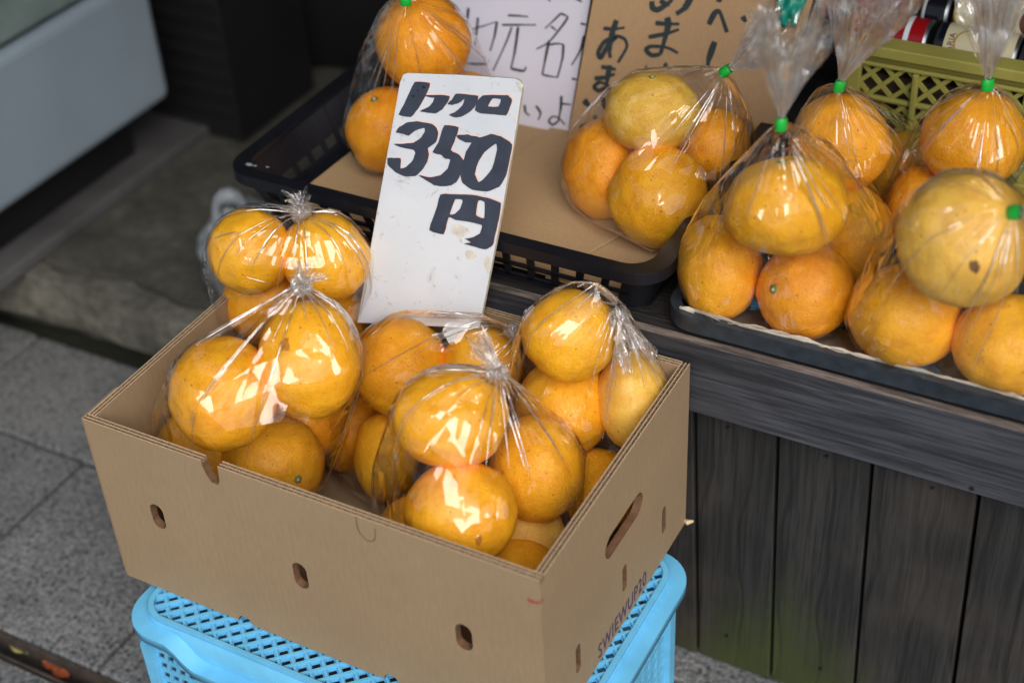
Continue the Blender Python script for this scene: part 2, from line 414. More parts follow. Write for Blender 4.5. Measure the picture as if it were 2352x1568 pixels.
M['whitebag'] = plain("white_plastic", lin(140, 148, 154), 0.45, 0.06, 20)
M['red'] = plain("red_print", lin(160, 16, 24), 0.45, 0.1)
M['teal'] = plain("teal_plastic", lin(20, 140, 122), 0.4, 0.15, 30)
M['purple'] = plain("stamp_ink_purple", lin(78, 62, 108), 0.8, 0.25, 200)
M['black_ink'] = plain("stamp_ink_black", lin(52, 46, 52), 0.8, 0.25, 200)
M['red_ink'] = plain("red_pencil", lin(172, 62, 66), 0.8, 0.2, 200)
M['can_red'] = plain("red_can_paint", lin(136, 14, 22), 0.25, 0.08)
M['can_cream'] = plain("cream_can_paint", lin(186, 180, 150), 0.3, 0.05)
M['can_black'] = plain("black_can_paint", lin(16, 18, 26), 0.22, 0.1)
M['can_gold'] = plain("gold_can_print", lin(158, 122, 52), 0.4, 0.1)
M['can_brown'] = plain("brown_can_print", lin(72, 36, 28), 0.4, 0.1)
M['can_metal'] = plain("can_metal", lin(120, 126, 132), 0.35, 0.05, 20, metal=0.9)
M['lid_white'] = plain("white_lid", lin(200, 212, 220), 0.4, 0.03)
M['beam'] = m_wood("weathered_beam", 0, lin(44, 46, 52), lin(80, 83, 91), rough=0.6, lines_amt=.25)
M['beam_top'] = m_wood("beam_top", 0, lin(28, 27, 28), lin(58, 56, 56), rough=0.6, lines_amt=.3)
M['worn'] = m_wood("worn_edge", 0, lin(60, 54, 50), lin(104, 90, 82), rough=0.7, worn=True)
M['plank'] = m_wood("mossy_plank", 2, lin(30, 31, 32), lin(56, 55, 54), moss=True, rough=0.75, warm=lin(78, 70, 62), lines_amt=.55)
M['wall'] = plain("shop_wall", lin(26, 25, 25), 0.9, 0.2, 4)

# ------------------------------------------------------------------ setting: ground, step, shop shell
FLOOR = 0.0
b = MB(); b.add([(-60, -60, -0.03), (60, -60, -0.03), (60, 60, -0.03), (-60, 60, -0.03)], [(0, 1, 2, 3)])
tag(b.build("ground", M['joint']), kind="structure")
b = MB()
def slab(x0, y0, x1, y1, z=0.0):
    b.box((x0 + .0030, y0 + .0030, -.028), (x1 - .0030, y1 - .0030, z + random.uniform(-.0012, .0012)))
xs1 = [-.367 + .2475 * k for k in range(-8, 12)]
for a_, c_ in zip(xs1[:-1], xs1[1:]): slab(a_, .017, c_, .283)
xs2 = [-.61 + .2475 * 2 * k for k in range(-4, 6)]
for a_, c_ in zip(xs2[:-1], xs2[1:]): slab(a_, .283, c_, .470)
for r in range(6):
    y1 = -.012 - .3 * r
    for k in range(-6, 8): slab(k * .5 + .25 * (r % 2) + .08, y1 - .3, (k + 1) * .5 + .25 * (r % 2) + .08, y1, .002)
for r in range(3):
    for k in range(-6, 8): slab(k * .5, .548 + .3 * r, (k + 1) * .5, .848 + .3 * r)
tag(b.build("pavement", M['granite'], bevel=.0025), kind="structure")
# drain slot with its metal lips
b = MB(); b.box((-2.2, -.012, -.029), (2.2, .017, -.022)); b.box((-2.2, -.0115, -.022), (2.2, -.008, -.002), 1); b.box((-2.2, .0125, -.022), (2.2, .0165, -.002), 1)
tag(b.build("drain", [M['drain'], M['drain_edge']]), kind="structure")

# kerb stone and step slab
def rough_slab(name, x0, x1, y0, y1, z0, z1, nx, ny, amp, front=None, back=None):
    bm = bmesh.new(); r = random.Random(3)
    top = []
    for j in range(ny + 1):
        row = []
        for i in range(nx + 1):
            x = x0 + (x1 - x0) * i / nx
            ya = y0 + (front(x) if front else 0); yb = y1 + (back(x) if back else 0)
            y = ya + (yb - ya) * j / ny
            row.append(bm.verts.new((x, y, z1 + amp * (math.sin(x * 31 + y * 17) * .5 + r.uniform(-.5, .5)))))
        top.append(row)
    for j in range(ny):
        for i in range(nx): bm.faces.new((top[j][i], top[j][i + 1], top[j + 1][i + 1], top[j + 1][i]))
    edge = top[0] + [top[j][nx] for j in range(1, ny + 1)] + [top[ny][i] for i in range(nx - 1, -1, -1)] + [top[j][0] for j in range(ny - 1, 0, -1)]
    low = [bm.verts.new((v.co.x, v.co.y, z0)) for v in edge]
    mid = [bm.verts.new((v.co.x + r.uniform(-.002, .002), v.co.y - (.004 if abs(v.co.y - y0) < .03 else 0) + r.uniform(-.003, .003), z0 + (z1 - z0) * .55)) for v in edge]
    n = len(edge)
    for i in range(n):
        k = (i + 1) % n
        bm.faces.new((edge[k], edge[i], mid[i], mid[k])); bm.faces.new((mid[k], mid[i], low[i], low[k]))
    bmesh.ops.recalc_face_normals(bm, faces=bm.faces)
    me = bpy.data.meshes.new(name); bm.to_mesh(me); bm.free(); me.materials.append(M['stone']); me.shade_smooth()
    try: me.set_sharp_from_angle(angle=math.radians(50))
    except Exception: pass
    o = bpy.data.objects.new(name, me); COL.objects.link(o); return o
crack = lambda x: .010 * math.sin(x * 13 + 1.1) + .005 * math.sin(x * 37) + .003 * math.sin(x * 91)
o = rough_slab("step", -1.6, .30, .482, .514, .020, .10, 120, 4, .0012, front=lambda x: .004 * math.sin(x * 21) + .002 * math.sin(x * 57), back=lambda x: crack(x) - .0055)
tag(o, kind="structure")
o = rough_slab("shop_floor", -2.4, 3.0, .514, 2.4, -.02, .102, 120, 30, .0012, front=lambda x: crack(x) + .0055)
o.data.materials[0] = M["floor_stone_shaded"]; tag(o, kind="structure")
# shop shell behind the stall, with unseen shade roofs added
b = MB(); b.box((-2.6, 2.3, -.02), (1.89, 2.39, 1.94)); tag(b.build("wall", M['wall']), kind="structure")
b = MB(); b.box((-2.6, .55, -.02), (-2.5, 2.29, 1.94)); tag(b.build("side_wall", M['wall']), kind="structure")
b = MB(); b.box((1.9, .50, -.02), (2.0, 2.4, 1.94)); tag(b.build("side_wall", M['wall']), kind="structure")  # unseen wall, set this close to keep side light off the freezer
b = MB(); b.box((-3.2, -.20, 1.95), (2.0, 2.4, 2.03)); tag(b.build("shade_roof", M['wall']), kind="structure")  # unseen roof slab, added to keep the interior dark
b = MB(); b.box((-3.2, -.55, 1.50), (.10, 2.28, 1.56)); tag(b.build("shade_roof", M['wall']), kind="structure")  # unseen low canopy, added to shade the freezer and step

# ------------------------------------------------------------------ freezer
fz = empty("freezer", (-.9, .3, .03)); tag(fz, "large white chest freezer on a dark base beside the stone step", "freezer")
b = MB(); b.box((-1.35, -.25, .222), (-.585, .81, .428)); b.build("body", M['freezer'], fz, bevel=.018, seg=4)
b = MB(); b.box((-1.35, -.25, .436), (-.583, .815, .60)); b.build("lid", M['freezer_lid'], fz, bevel=.008)
b = MB(); b.box((-1.33, -.23, .4285), (-.60, .79, .4355)); b.build("seal", M['dark_metal'], fz)
b = MB(); b.box((-1.33, -.22, .125), (-.66, .78, .2215)); b.build("base", M['dark_metal'], fz)
b = MB(); b.box((-1.34, .06, .102), (-.612, 1.05, .124)); b.build("rail", M['rail_metal'], fz, bevel=.004)
for yy in (.1, .43):
    b = MB(); b.box((-1.2, yy, .001), (-1.12, yy + .05, .1015)); b.build("foot", M['dark_metal'], fz)

# dark things in the shade of the shop
t = empty("ribbed_bin", (-.62, .97, .105)); tag(t, "dark ribbed plastic bin in the shade behind the freezer", "bin")
b = MB(); b.box((-.72, .90, .106), (-.545, 1.10, .44))
b.build("bin_body", M['dark_metal'], t)
b = MB()
for k in range(10): b.box((-.722, .893, .125 + .03 * k), (-.543, .8995, .139 + .03 * k))
b.build("ribs", M['dark_metal'], t, bevel=.002)
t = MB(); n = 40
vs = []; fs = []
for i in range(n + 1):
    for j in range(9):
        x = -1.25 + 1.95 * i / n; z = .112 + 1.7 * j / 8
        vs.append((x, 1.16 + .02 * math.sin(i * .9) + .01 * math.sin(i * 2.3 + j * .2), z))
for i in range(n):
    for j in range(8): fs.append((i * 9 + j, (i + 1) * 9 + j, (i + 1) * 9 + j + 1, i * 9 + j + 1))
t.add(vs, fs); o = t.build("shade_curtain", M['dark_cloth'], smooth=True)  # cloth carried down to the floor as a dark sheet for deep shade
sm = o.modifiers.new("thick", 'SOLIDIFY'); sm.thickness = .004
tag(o, "dark cloth standing in for deep shade behind the black basket", "cloth")

# ------------------------------------------------------------------ wooden counter
CT = .442
ct = empty("wooden_counter", (.7, .5, .0)); tag(ct, "weathered dark wooden counter with a front beam over mossy upright planks", "counter")
b = MB()
# front beam with a worn chamfered arris
x0, x1 = -.01, 1.75
prof = [(.305, .358), (.305, CT - .0045), (.3095, CT), (.352, CT), (.352, .358)]
vs = [(x, y, z) for x in np.linspace(x0, x1, 60) for (y, z) in prof]
fs = []; mi = []
for i in range(59):
    for k in range(5):
        fs.append((i * 5 + k, (i + 1) * 5 + k, (i + 1) * 5 + (k + 1) % 5, i * 5 + (k + 1) % 5)); mi.append({1: 2, 2: 1}.get(k, 0))
for fc, m_ in zip(fs, mi): pass
b.v += vs; b.f += fs; b.mi += mi
b.f += [(0, 1, 2, 3, 4), tuple(reversed(range(59 * 5, 60 * 5)))]; b.mi += [0, 0]
b.build("front_beam", [M['beam'], M['beam_top'], M['worn']], ct)
for k, (ya, yb) in enumerate(((.3535, .50), (.5015, .66), (.6615, .85))):
    b = MB(); b.box((x0, ya, CT - .03), (x1, yb, CT - .001 - .001 * (k % 2))); b.build("top_plank", M['beam_top'], ct, bevel=.002)
edges_t = [-.0, .105, .20, .287, .37, .455, .538, .628, .724, .82, .92, 1.02, 1.12, 1.22, 1.32, 1.42, 1.52, 1.62, 1.74]
for a_, c_ in zip(edges_t[:-1], edges_t[1:]):
    b = MB(); g = .0018; sl = .013; zb = .004 + random.uniform(0, .004); yo = random.uniform(0, .0025)
    vs = []
    for y in (.322 + yo, .345 + yo):
        vs += [(a_ + g + sl, y, zb), (c_ - g + sl, y, zb), (c_ - g, y, .357), (a_ + g, y, .357)]
    b.add(vs, [(0, 1, 2, 3), (7, 6, 5, 4), (0, 4, 5, 1), (1, 5, 6, 2), (2, 6, 7, 3), (3, 7, 4, 0)])
    b.build("front_plank", M['plank'], ct, bevel=.0015)
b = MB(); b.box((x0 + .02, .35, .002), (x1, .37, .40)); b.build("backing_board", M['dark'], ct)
b = MB(); b.box((x0 + .004, .372, .002), (x0 + .022, .84, .41)); b.build("end_panel", M['plank'], ct)
for a_, c_ in list(zip(edges_t[:-1], edges_t[1:]))[4:11]:
    for z_ in (.335, .05):
        b = MB(); xx = (a_ + c_) / 2 + .013 * (.357 - z_) / .353 + random.uniform(-.012, .012)
        b.tube([(xx, .3235, z_), (xx, .3212, z_)], .0016, 8); b.build("nail", M['dark_metal'], ct)
# nail in the beam
b = MB(); p = aty(2232, 1122, .3045); b.tube([p + [0, .002, 0], p + [0, -.0003, 0]], .0022, 10); b.build("nail", M['dark_metal'], ct)

# ------------------------------------------------------------------ blue crate (upturned)
CX0, CX1, CY0, CY1 = .020, .490, -.048, .262
cr = empty("blue_crate", (.255, .107, 0)); tag(cr, "sky blue plastic crate turned upside down under the cardboard box", "crate")
LX0, LX1, LY0, LY1, LZ = CX0 + .016, CX1 - .016, CY0 + .016, CY1 - .016, .2185
b = MB()
# rim of the lattice
outer = rrect(LX0, LY0, LX1, LY1, .028, 8); inner = rrect(LX0 + .005, LY0 + .005, LX1 - .005, LY1 - .005, .024, 8)
b.plate(outer, [list(reversed(inner))], (0, 0, LZ + .001), (1, 0, 0), (0, 1, 0), .02)
b.build("lattice_rim", M['blue_crate'], cr, bevel=.0012)
b = MB(); step = .0128; hw = .0013
def clip_diag(c, sgn):
    # line y = sgn*x + c clipped to the rounded rectangle (corners approximated)
    pts = []
    X0, X1, Y0, Y1 = LX0 + .003, LX1 - .003, LY0 + .003, LY1 - .003
    for x in (X0, X1):
        y = sgn * x + c
        if Y0 <= y <= Y1: pts.append((x, y))
    for y in (Y0, Y1):
        x = (y - c) / sgn
        if X0 <= x <= X1: pts.append((x, y))
    if len(pts) < 2: return None
    pts.sort(); a, d = pts[0], pts[-1]
    def inside(p, r=.027):
        qx = max(LX0 + r - p[0], 0, p[0] - LX1 + r); qy = max(LY0 + r - p[1], 0, p[1] - LY1 + r)
        return math.hypot(qx, qy) < r - .002
    a, d = Vector(a), Vector(d); L_ = (d - a).length; u_ = (d - a).normalized(); t0, t1 = 0.0, L_
    while t0 < L_ and not inside(a + u_ * t0): t0 += .001
    while t1 > t0 and not inside(a + u_ * t1): t1 -= .001
    a, d = tuple(a + u_ * t0), tuple(a + u_ * t1)
    return (a, d) if math.hypot(d[0] - a[0], d[1] - a[1]) > .02 else None
for sgn in (1, -1):
    for k in range(-60, 60):
        cc = clip_diag(k * step * 1.414 + (.005 if sgn > 0 else .009), sgn)
        if not cc: continue
        (xa, ya), (xb, yb) = cc; d = Vector((xb - xa, yb - ya, 0)); L_ = d.length; d.normalize(); nn = Vector((-d.y, d.x, 0))
        o_ = Vector((xa, ya, 0)); zt = LZ - (.0004 if sgn > 0 else .0008)
        vs = [o_ + nn * s_ * hw + d * t_ + Vector((0, 0, z_)) for z_ in (zt - .0038, zt) for (s_, t_) in ((-1, 0), (1, 0), (1, L_), (-1, L_))]
        b.add(vs, [(3, 2, 1, 0), (4, 5, 6, 7), (0, 1, 5, 4), (1, 2, 6, 5), (2, 3, 7, 6), (3, 0, 4, 7)])
b.build("lattice", M['blue_crate'], cr)
b = MB(); P = step * 1.414
i0 = []
for i in range(-45, 90):
    for j in range(-90, 90):
        # cell centres of the diagonal lattice
        c1 = (i + .5) * P + .005; c2 = (j + .5) * P + .009
        x = (c2 - c1) / 2; y = (c1 + c2) / 2
        if LX0 + .008 < x < LX1 - .008 and LY0 + .008 < y < LY1 - .008:
            o4 = [(x, y - P / 2), (x + P / 2, y), (x, y + P / 2), (x - P / 2, y)]
            h = P * .30; i4 = [(x, y - h), (x + h, y), (x, y + h), (x - h, y)]
            h2 = P * .27; z_ = LZ - .0046
            vs = [(p[0], p[1], z_) for p in o4] + [(p[0], p[1], z_) for p in i4] + [(p[0], p[1], z_ - .0014) for p in i4]
            fs = [(k, (k + 1) % 4, 4 + (k + 1) % 4, 4 + k) for k in range(4)] + [(4 + k, 4 + (k + 1) % 4, 8 + (k + 1) % 4, 8 + k) for k in range(4)]
            b.add(vs, fs)
b.build("base_grid", M['blue_crate'], cr, recalc=False)
# flange that dips at the hand hold on the long sides
b = MB()
path = rrect(CX0, CY0, CX1, CY1, .04, 10); inn = rrect(LX0 - .0015, LY0 - .0015, LX1 + .0015, LY1 + .0015, .03, 10)
def dense(pts, n):
    out = []
    for i in range(len(pts)):
        a, c = Vector(pts[i]), Vector(pts[(i + 1) % len(pts)])
        k = max(1, int((c - a).length / .006))
        out += [a.lerp(c, t_ / n) for t_ in range(n)] if (c - a).length > .06 else [a]
    return out
po = dense(path, 40); pi_ = dense(inn, 40)
def dip(x, y):
    if y < CY0 + .05 or y > CY1 - .05:
        s_ = lambda e0, e1, t_: max(0, min(1, (t_ - e0) / (e1 - e0)))
        t_ = s_(.078, .110, x) * (1 - s_(CX1 - .15, CX1 - .115, x))
        return .024 * (t_ * t_ * (3 - 2 * t_))
    return 0
n = len(po); vs = []
for a, c in zip(po, pi_):
    z = .2085 - dip(a.x, a.y)
    vs += [(a.x, a.y, z - .010), (a.x, a.y, z), (c.x, c.y, z + .0012), (c.x, c.y, .2165)]
fs = []
for i in range(n):
    k = (i + 1) % n
    for j in range(3): fs.append((i * 4 + j, k * 4 + j, k * 4 + j + 1, i * 4 + j + 1))
b.add(vs, fs); o = b.build("flange", M['blue_crate'], cr, smooth=True); o.data.set_sharp_from_angle(angle=math.radians(40))
sm = o.modifiers.new("thick", 'SOLIDIFY'); sm.thickness = .0016; sm.offset = -1
# walls with slots and ribs
def crate_wall(O, ex, L_, tri=False):
    w_ = MB(); H_ = .192; holes = []; pw = .072; npan = int(L_ / pw); pw = L_ / npan
    for p_ in range(npan):
        xa = p_ * pw + .014; xb = (p_ + 1) * pw - .014
        for r_ in range(12):
            z = .012 + r_ * .0142
            for q in range(4):
                xx = xa + (xb - xa) * (q + .15) / 4; ww = (xb - xa) / 4 * .60; sk = .0028
                holes.append([(xx, z), (xx + ww, z), (xx + ww + sk, z + .0105), (xx + sk, z + .0105)])
    w_.plate([(0, 0), (L_, 0), (L_, H_), (0, H_)], [list(reversed(h_)) for h_ in holes], O, ex, (0, 0, 1), .0028)
    e = Vector(ex); nn = e.cross(Vector((0, 0, 1)))
    for p_ in range(npan + 1):
        c = Vector(O) + e * min(max(p_ * pw, .008), L_ - .008)
        a = [c + e * s_ * .0075 + nn * t_ + Vector((0, 0, z_)) for z_ in (0, .174) for (s_, t_) in ((-1, -.003), (1, -.003), (.8, .006), (-.8, .006))]
        w_.add(a, [(3, 2, 1, 0), (4, 5, 6, 7), (0, 1, 5, 4), (1, 2, 6, 5), (2, 3, 7, 6), (3, 0, 4, 7)])
    return w_
WX0, WX1, WY0, WY1 = CX0 + .013, CX1 - .022, CY0 + .016, CY1 - .016
crate_wall((WX0, WY0, .003), (1, 0, 0), WX1 - WX0).build("side_wall", M['blue_crate'], cr)
crate_wall((WX1, WY0, .003), (0, 1, 0), WY1 - WY0).build("side_wall", M['blue_crate'], cr)
crate_wall((WX1, WY1, .003), (-1, 0, 0), WX1 - WX0).build("side_wall", M['blue_crate'], cr)
crate_wall((WX0, WY1, .003), (0, -1, 0), WY1 - WY0).build("side_wall", M['blue_crate'], cr)

# ------------------------------------------------------------------ cardboard box
BX1, BY1, BZ0, BZ1, TW = .460, .298, .2205, .4195, .0078
bx = empty("cardboard_box", (.23, .15, BZ0)); tag(bx, "open brown cardboard box full of bagged oranges on the blue crate", "box")
RIM = .0045
def flutes(b, O, ex, L_, n_in, skip=()):
    """cut top edge of double-wall board: three liners and two zigzag flutes"""
    O = Vector(O); ex = Vector(ex); nn = Vector(n_in)
    segs = []; s0 = 0
    for (a, c) in sorted(skip): segs.append((s0, a)); s0 = c
    segs.append((s0, L_))
    for (a, c) in segs:
        for off in (0.0, TW / 2 - .0004, TW - .0008):
            base = O + nn * off
            k = max(2, int((c - a) / .02)); 
            for q in range(k):
                u0, u1 = a + (c - a) * q / k, a + (c - a) * (q + 1) / k
                vs = [base + ex * u + nn * t_ + Vector((0, 0, z_)) for z_ in (-RIM, 0) for (u, t_) in ((u0, 0), (u1, 0), (u1, .0008), (u0, .0008))]
                b.add(vs, [(4, 5, 6, 7)], 1); b.add(vs, [(0, 1, 5, 4), (2, 3, 7, 6), (1, 2, 6, 5), (3, 0, 4, 7)], 0)
        for off in (.0008, TW / 2 + .0004):
            wd = TW / 2 - .0012; per = .0078; k = int((c - a) / per * 2)
            ph = 0
            for q in range(k):
                u0, u1 = a + (c - a) * q / k, a + (c - a) * (q + 1) / k
                t0, t1 = (0, wd) if (q + ph) % 2 == 0 else (wd, 0)
                p0, p1 = O + nn * (off + t0) + ex * u0, O + nn * (off + t1) + ex * u1
                e_ = (p1 - p0).normalized(); s_ = e_.cross(Vector((0, 0, 1))) * .00032
                zt = -.0004 - random.random() * .0005
                vs = [p + d + Vector((0, 0, z_)) for z_ in (-RIM, zt) for (p, d) in ((p0, -s_), (p1, -s_), (p1, s_), (p0, s_))]
                b.add(vs, [(4, 5, 6, 7), (0, 1, 5, 4), (2, 3, 7, 6)], 3)
def wall_panel(name, O, ex, L_, holes, n_in, notch=None, bites=()):
    H_ = BZ1 - BZ0 - RIM; b = MB()
    out = [(0, 0)]
    for (c, r) in bites:
        out += [(c + r * math.cos(a), r * math.sin(a) * 1.1) for a in np.linspace(PI, 0, 9)]
    out += [(L_, 0), (L_, H_)]
    skip = ()
    if notch:
        a, c, d = notch; skip = ((a, c),)
        out += [(c, H_), (c - .001, H_ - d * .75), (c - .0035, H_ - d), (a + .007, H_ - d), (a + .003, H_ - d * .6), (a, H_)]
    out += [(0, H_)]
    b.plate(out, [list(reversed(h_)) for h_ in holes], O, ex, (0, 0, 1), TW, 0, 2, lambda p, q: min(p[1], q[1]) > .1 and max(p[1], q[1]) > H_ - .03 and not (abs(p[0] - q[0]) < 1e-6 and abs(p[1] - q[1]) > .1) or max(p[1], q[1]) < .012 and min(p[1], q[1]) > -1 and abs(p[1] - q[1]) > 1e-5)
    flutes(b, Vector(O) + Vector((0, 0, H_ + RIM)), ex, L_, n_in, skip)
    return b.build(name, [M['card'], M['card_liner'], M['card_edge'], M['card_flute']], bx, recalc=False)
zc = lambda z: z - BZ0
front_wall = wall_panel("front_wall", (0, 0, BZ0), (1, 0, 0), BX1, [stadium(.063, zc(.325), .0150, .030), stadium(.220, zc(.318), .0150, .031), stadium(.385, zc(.319), .0160, .031)],
           (0, 1, 0), notch=(.1325, .150, .018), bites=((.142, .008), (.303, .008)))
right_wall = wall_panel("right_wall", (BX1, TW, BZ0), (0, 1, 0), BY1 - TW, [stadium(.155 - TW, zc(.3425), .078, .026, 10), stadium(.243 - TW, zc(.272), .009, .033), stadium(.155 - TW, zc(.277), .009, .032), stadium(.060 - TW, zc(.268), .009, .034)], (-1, 0, 0))
wall_panel("back_wall", (BX1 - TW, BY1, BZ0), (-1, 0, 0), BX1 - TW, [], (0, -1, 0))
wall_panel("left_wall", (0, BY1 - TW, BZ0), (0, -1, 0), BY1 - 2 * TW, [], (1, 0, 0))
b = MB(); b.box((TW, TW, BZ0), (BX1 - TW, BY1 - TW, BZ0 + .006)); bottom = b.build("bottom", M['card'], bx)
# folded corner layers, seen as thin lines down the left front edge
b = MB()
for k, (xa, xb, m_) in enumerate(((-.0012, -.0002, 1), (-.0024, -.0012, 0), (-.0040, -.0024, 1), (-.0050, -.0040, 0))):
    b.box((xa, .0006 + .0007 * k, BZ0 + .001), (xb - .00005, .05, BZ1 - .001 - .0006 * k), m_)
b.build("corner_lap", [M['card_liner'], M['card_edge']], bx)
# half-moon tab line at the front edge, red pencil mark, stamps and print
def ribbon(b, pts, w_, O, ex, ey, mat_=0, taper=True, lift=.0004, seed=0):
    """brush or pen stroke lying on a plane; pts in plane units"""
    O, ex, ey = Vector(O), Vector(ex), Vector(ey); nn = ex.cross(ey).normalized()
    P_ = [Vector(p) for p in pts]
    # smooth the polyline
    Q = []
    for i in range(len(P_) - 1):
        p0, p1, p2, p3 = P_[max(i - 1, 0)], P_[i], P_[i + 1], P_[min(i + 2, len(P_) - 1)]
        for t_ in np.linspace(0, 1, 7)[:-1]:
            t2, t3 = t_ * t_, t_ ** 3
            tau = .35
            m1 = (p2 - p0) * tau; m2 = (p3 - p1) * tau
            Q.append(p1 * (2 * t3 - 3 * t2 + 1) + m1 * (t3 - 2 * t2 + t_) + p2 * (-2 * t3 + 3 * t2) + m2 * (t3 - t2))
    Q.append(P_[-1]); n_ = len(Q); rr = random.Random(seed + n_)
    L_, R_ = [], []
    for i, q in enumerate(Q):
        t_ = (Q[min(i + 1, n_ - 1)] - Q[max(i - 1, 0)]); t_ = t_.normalized() if t_.length > 0 else Vector((1, 0))
        s_ = Vector((-t_.y, t_.x)); u = i / (n_ - 1)
        ww = w_ / 2 * (1.0 if not taper else (.72 + .38 * math.sin(PI * min(1, u * 1.15 + .2)))) * rr.uniform(.93, 1.07)
        L_.append(q + s_ * ww); R_.append(q - s_ * ww)
    T3 = lambda p: O + ex * p.x + ey * p.y + nn * lift
    vs = [T3(p) for p in L_] + [T3(p) for p in R_]
    b.add(vs, [(i + n_, i + n_ + 1, i + 1, i) for i in range(n_ - 1)], mat_)
fx = lambda x, z: (x, z)
b = MB(); ribbon(b, [(.291, .4185), (.292, .403), (.2995, .395), (.307, .399), (.309, .4125)], .0009, (0, -.0002, 0), (1, 0, 0), (0, 0, 1), taper=False, lift=.0001)
b.build("tab_crease", M['card_edge'], front_wall)
b = MB(); ribbon(b, [(.4485, .3945), (.4535, .3935), (.4598, .3955)], .0028, (0, -.0002, 0), (1, 0, 0), (0, 0, 1))
ribbon(b, [(.0002, .3955), (.004, .3975)], .002, (BX1 + .0002, 0, 0), (0, 1, 0), (0, 0, 1)); b.build("red_mark", M['red_ink'], front_wall)
def text_mesh(txt, size, O, ex, ey, name, m_, parent, width=None, spacing=1.0, lift=.0006, shear=0.0):
    cu = bpy.data.curves.new("txt", 'FONT'); cu.body = txt; cu.size = size; cu.space_character = spacing; cu.shear = shear; cu.resolution_u = 4
    to = bpy.data.objects.new("txt", cu); COL.objects.link(to); bpy.context.view_layer.update()
    me = bpy.data.meshes.new_from_object(to.evaluated_get(bpy.context.evaluated_depsgraph_get()))
    bpy.data.objects.remove(to); bpy.data.curves.remove(cu)
    co = np.empty(len(me.vertices) * 3, dtype=np.float32); me.vertices.foreach_get("co", co); co = co.reshape(-1, 3)
    if width: co[:, 0] *= width / max(1e-9, co[:, 0].max())
    O, ex, ey = np.array(O), np.array(ex), np.array(ey); nn = np.cross(ex, ey)
    vs = [O + ex * p[0] + ey * p[1] + nn * lift for p in co]
    fs = [tuple(p.vertices) for p in me.polygons]; bpy.data.meshes.remove(me)
    b = MB(); b.add(vs, fs)
    return b.build(name, m_, parent, recalc=False)
text_mesh("SWIEWUP20", .0255, (BX1, .098, .2265), (0, 1, 0), (0, 0, 1), "printed_text", M['purple'], right_wall, width=.104, spacing=1.12)
# round stamp on the bottom
b = MB(); c0 = atz(772, 1035, BZ0 + .0064)
circ = lambda r, a0=0, a1=2 * PI, n_=40: [(r * math.cos(a), r * math.sin(a)) for a in np.linspace(a0, a1, n_)]
for r_, w_ in ((.026, .0012), (.0235, .0006), (.012, .0008)): ribbon(b, circ(r_), w_, (c0[0], c0[1], BZ0 + .0062), (1, 0, 0), (0, 1, 0), taper=False)
for k in range(12):
    a = k * PI / 6 + .2; r_ = .0175
    for dx in (-1, 1): ribbon(b, [(r_ * math.cos(a) + dx * .0022, r_ * math.sin(a) - .002), (r_ * math.cos(a) + dx * .0012, r_ * math.sin(a) + .002)], .0006, (c0[0], c0[1], BZ0 + .0062), (1, 0, 0), (0, 1, 0), taper=False)
    ribbon(b, [(r_ * math.cos(a) - .003, r_ * math.sin(a) + .0005), (r_ * math.cos(a) + .003, r_ * math.sin(a))], .0006, (c0[0], c0[1], BZ0 + .0062), (1, 0, 0), (0, 1, 0), taper=False)
ribbon(b, [(0, .012), (.001, .024)], .0007, (c0[0], c0[1], BZ0 + .0062), (1, 0, 0), (0, 1, 0), taper=False)
b.build("round_stamp", M['black_ink'], bottom, recalc=False)
# torn paper scrap at the back lower corner
b = MB(); p = (BX1 + .003, BY1 - .003, BZ0 + .0035)
b.tube([(BX1 - .001, BY1 - .001, BZ0 + .003), p, (BX1 + .008, BY1 + .001, BZ0 + .004)], [.0018, .0028, .0012], 6); b.build("torn_scrap", M['card_liner'], bx)

# ------------------------------------------------------------------ black basket
bk = empty("black_basket", (.22, .45, CT)); tag(bk, "shallow black plastic basket with square side holes on the wooden counter", "basket")
KX0, KX1, KY0, KY1, KZ0, KZ1 = -.054, .428, .297, .640, CT + .001, .502
BI = .018
outer = rrect(KX0, KY0, KX1, KY1, .034, 10); inner = rrect(KX0 + .016, KY0 + .014, KX1 - .018, KY1 - .014, .024, 10)
b = MB(); b.plate(outer, [list(reversed(inner))], (0, 0, KZ1), (1, 0, 0), (0, 1, 0), .005)
o2 = rrect(KX0 - .0005, KY0 - .0005, KX1 + .0005, KY1 + .0005, .034, 10); i2 = rrect(KX0 + .002, KY0 + .002, KX1 - .002, KY1 - .002, .032, 10)
b.plate(o2, [list(reversed(i2))], (0, 0, KZ1 - .0002), (1, 0, 0), (0, 1, 0), .012)
b.build("rim", M['black_plastic'], bk, bevel=.0022, seg=3)
def basket_side(P0, P1, Q0, Q1, name, rows=((0, .14), (.34, .44), (.66, 1.0))):
    """P: lower corners, Q: upper corners, leaning outwards"""
    P0, P1, Q0, Q1 = map(Vector, (P0, P1, Q0, Q1)); b = MB()
    L_ = (P1 - P0).length; nc = int(L_ / .0235)
    def pt(u, v): return P0.lerp(P1, u).lerp(Q0.lerp(Q1, u), v)
    nn = (P1 - P0).cross(Q0 - P0).normalized() * .0022
    def bar(u0, u1, v0, v1, k=1.0):
        vs = [pt(u, v) + nn * s_ * k for s_ in (0, -1) for (u, v) in ((u0, v0), (u1, v0), (u1, v1), (u0, v1))]
        b.add(vs, [(0, 1, 2, 3), (7, 6, 5, 4), (0, 4, 5, 1), (1, 5, 6, 2), (2, 6, 7, 3), (3, 7, 4, 0)])
    for v0, v1 in rows: bar(0, 1, v0, v1)
    for k in range(nc + 1):
        c = k / nc; h = .0038 / L_ * (2.5 if k in (0, nc) else 1)
        bar(max(0, c - h), min(1, c + h), .0, 1.0, 1.25)
    b.build(name, M['black_plastic'], bk, bevel=.0006)
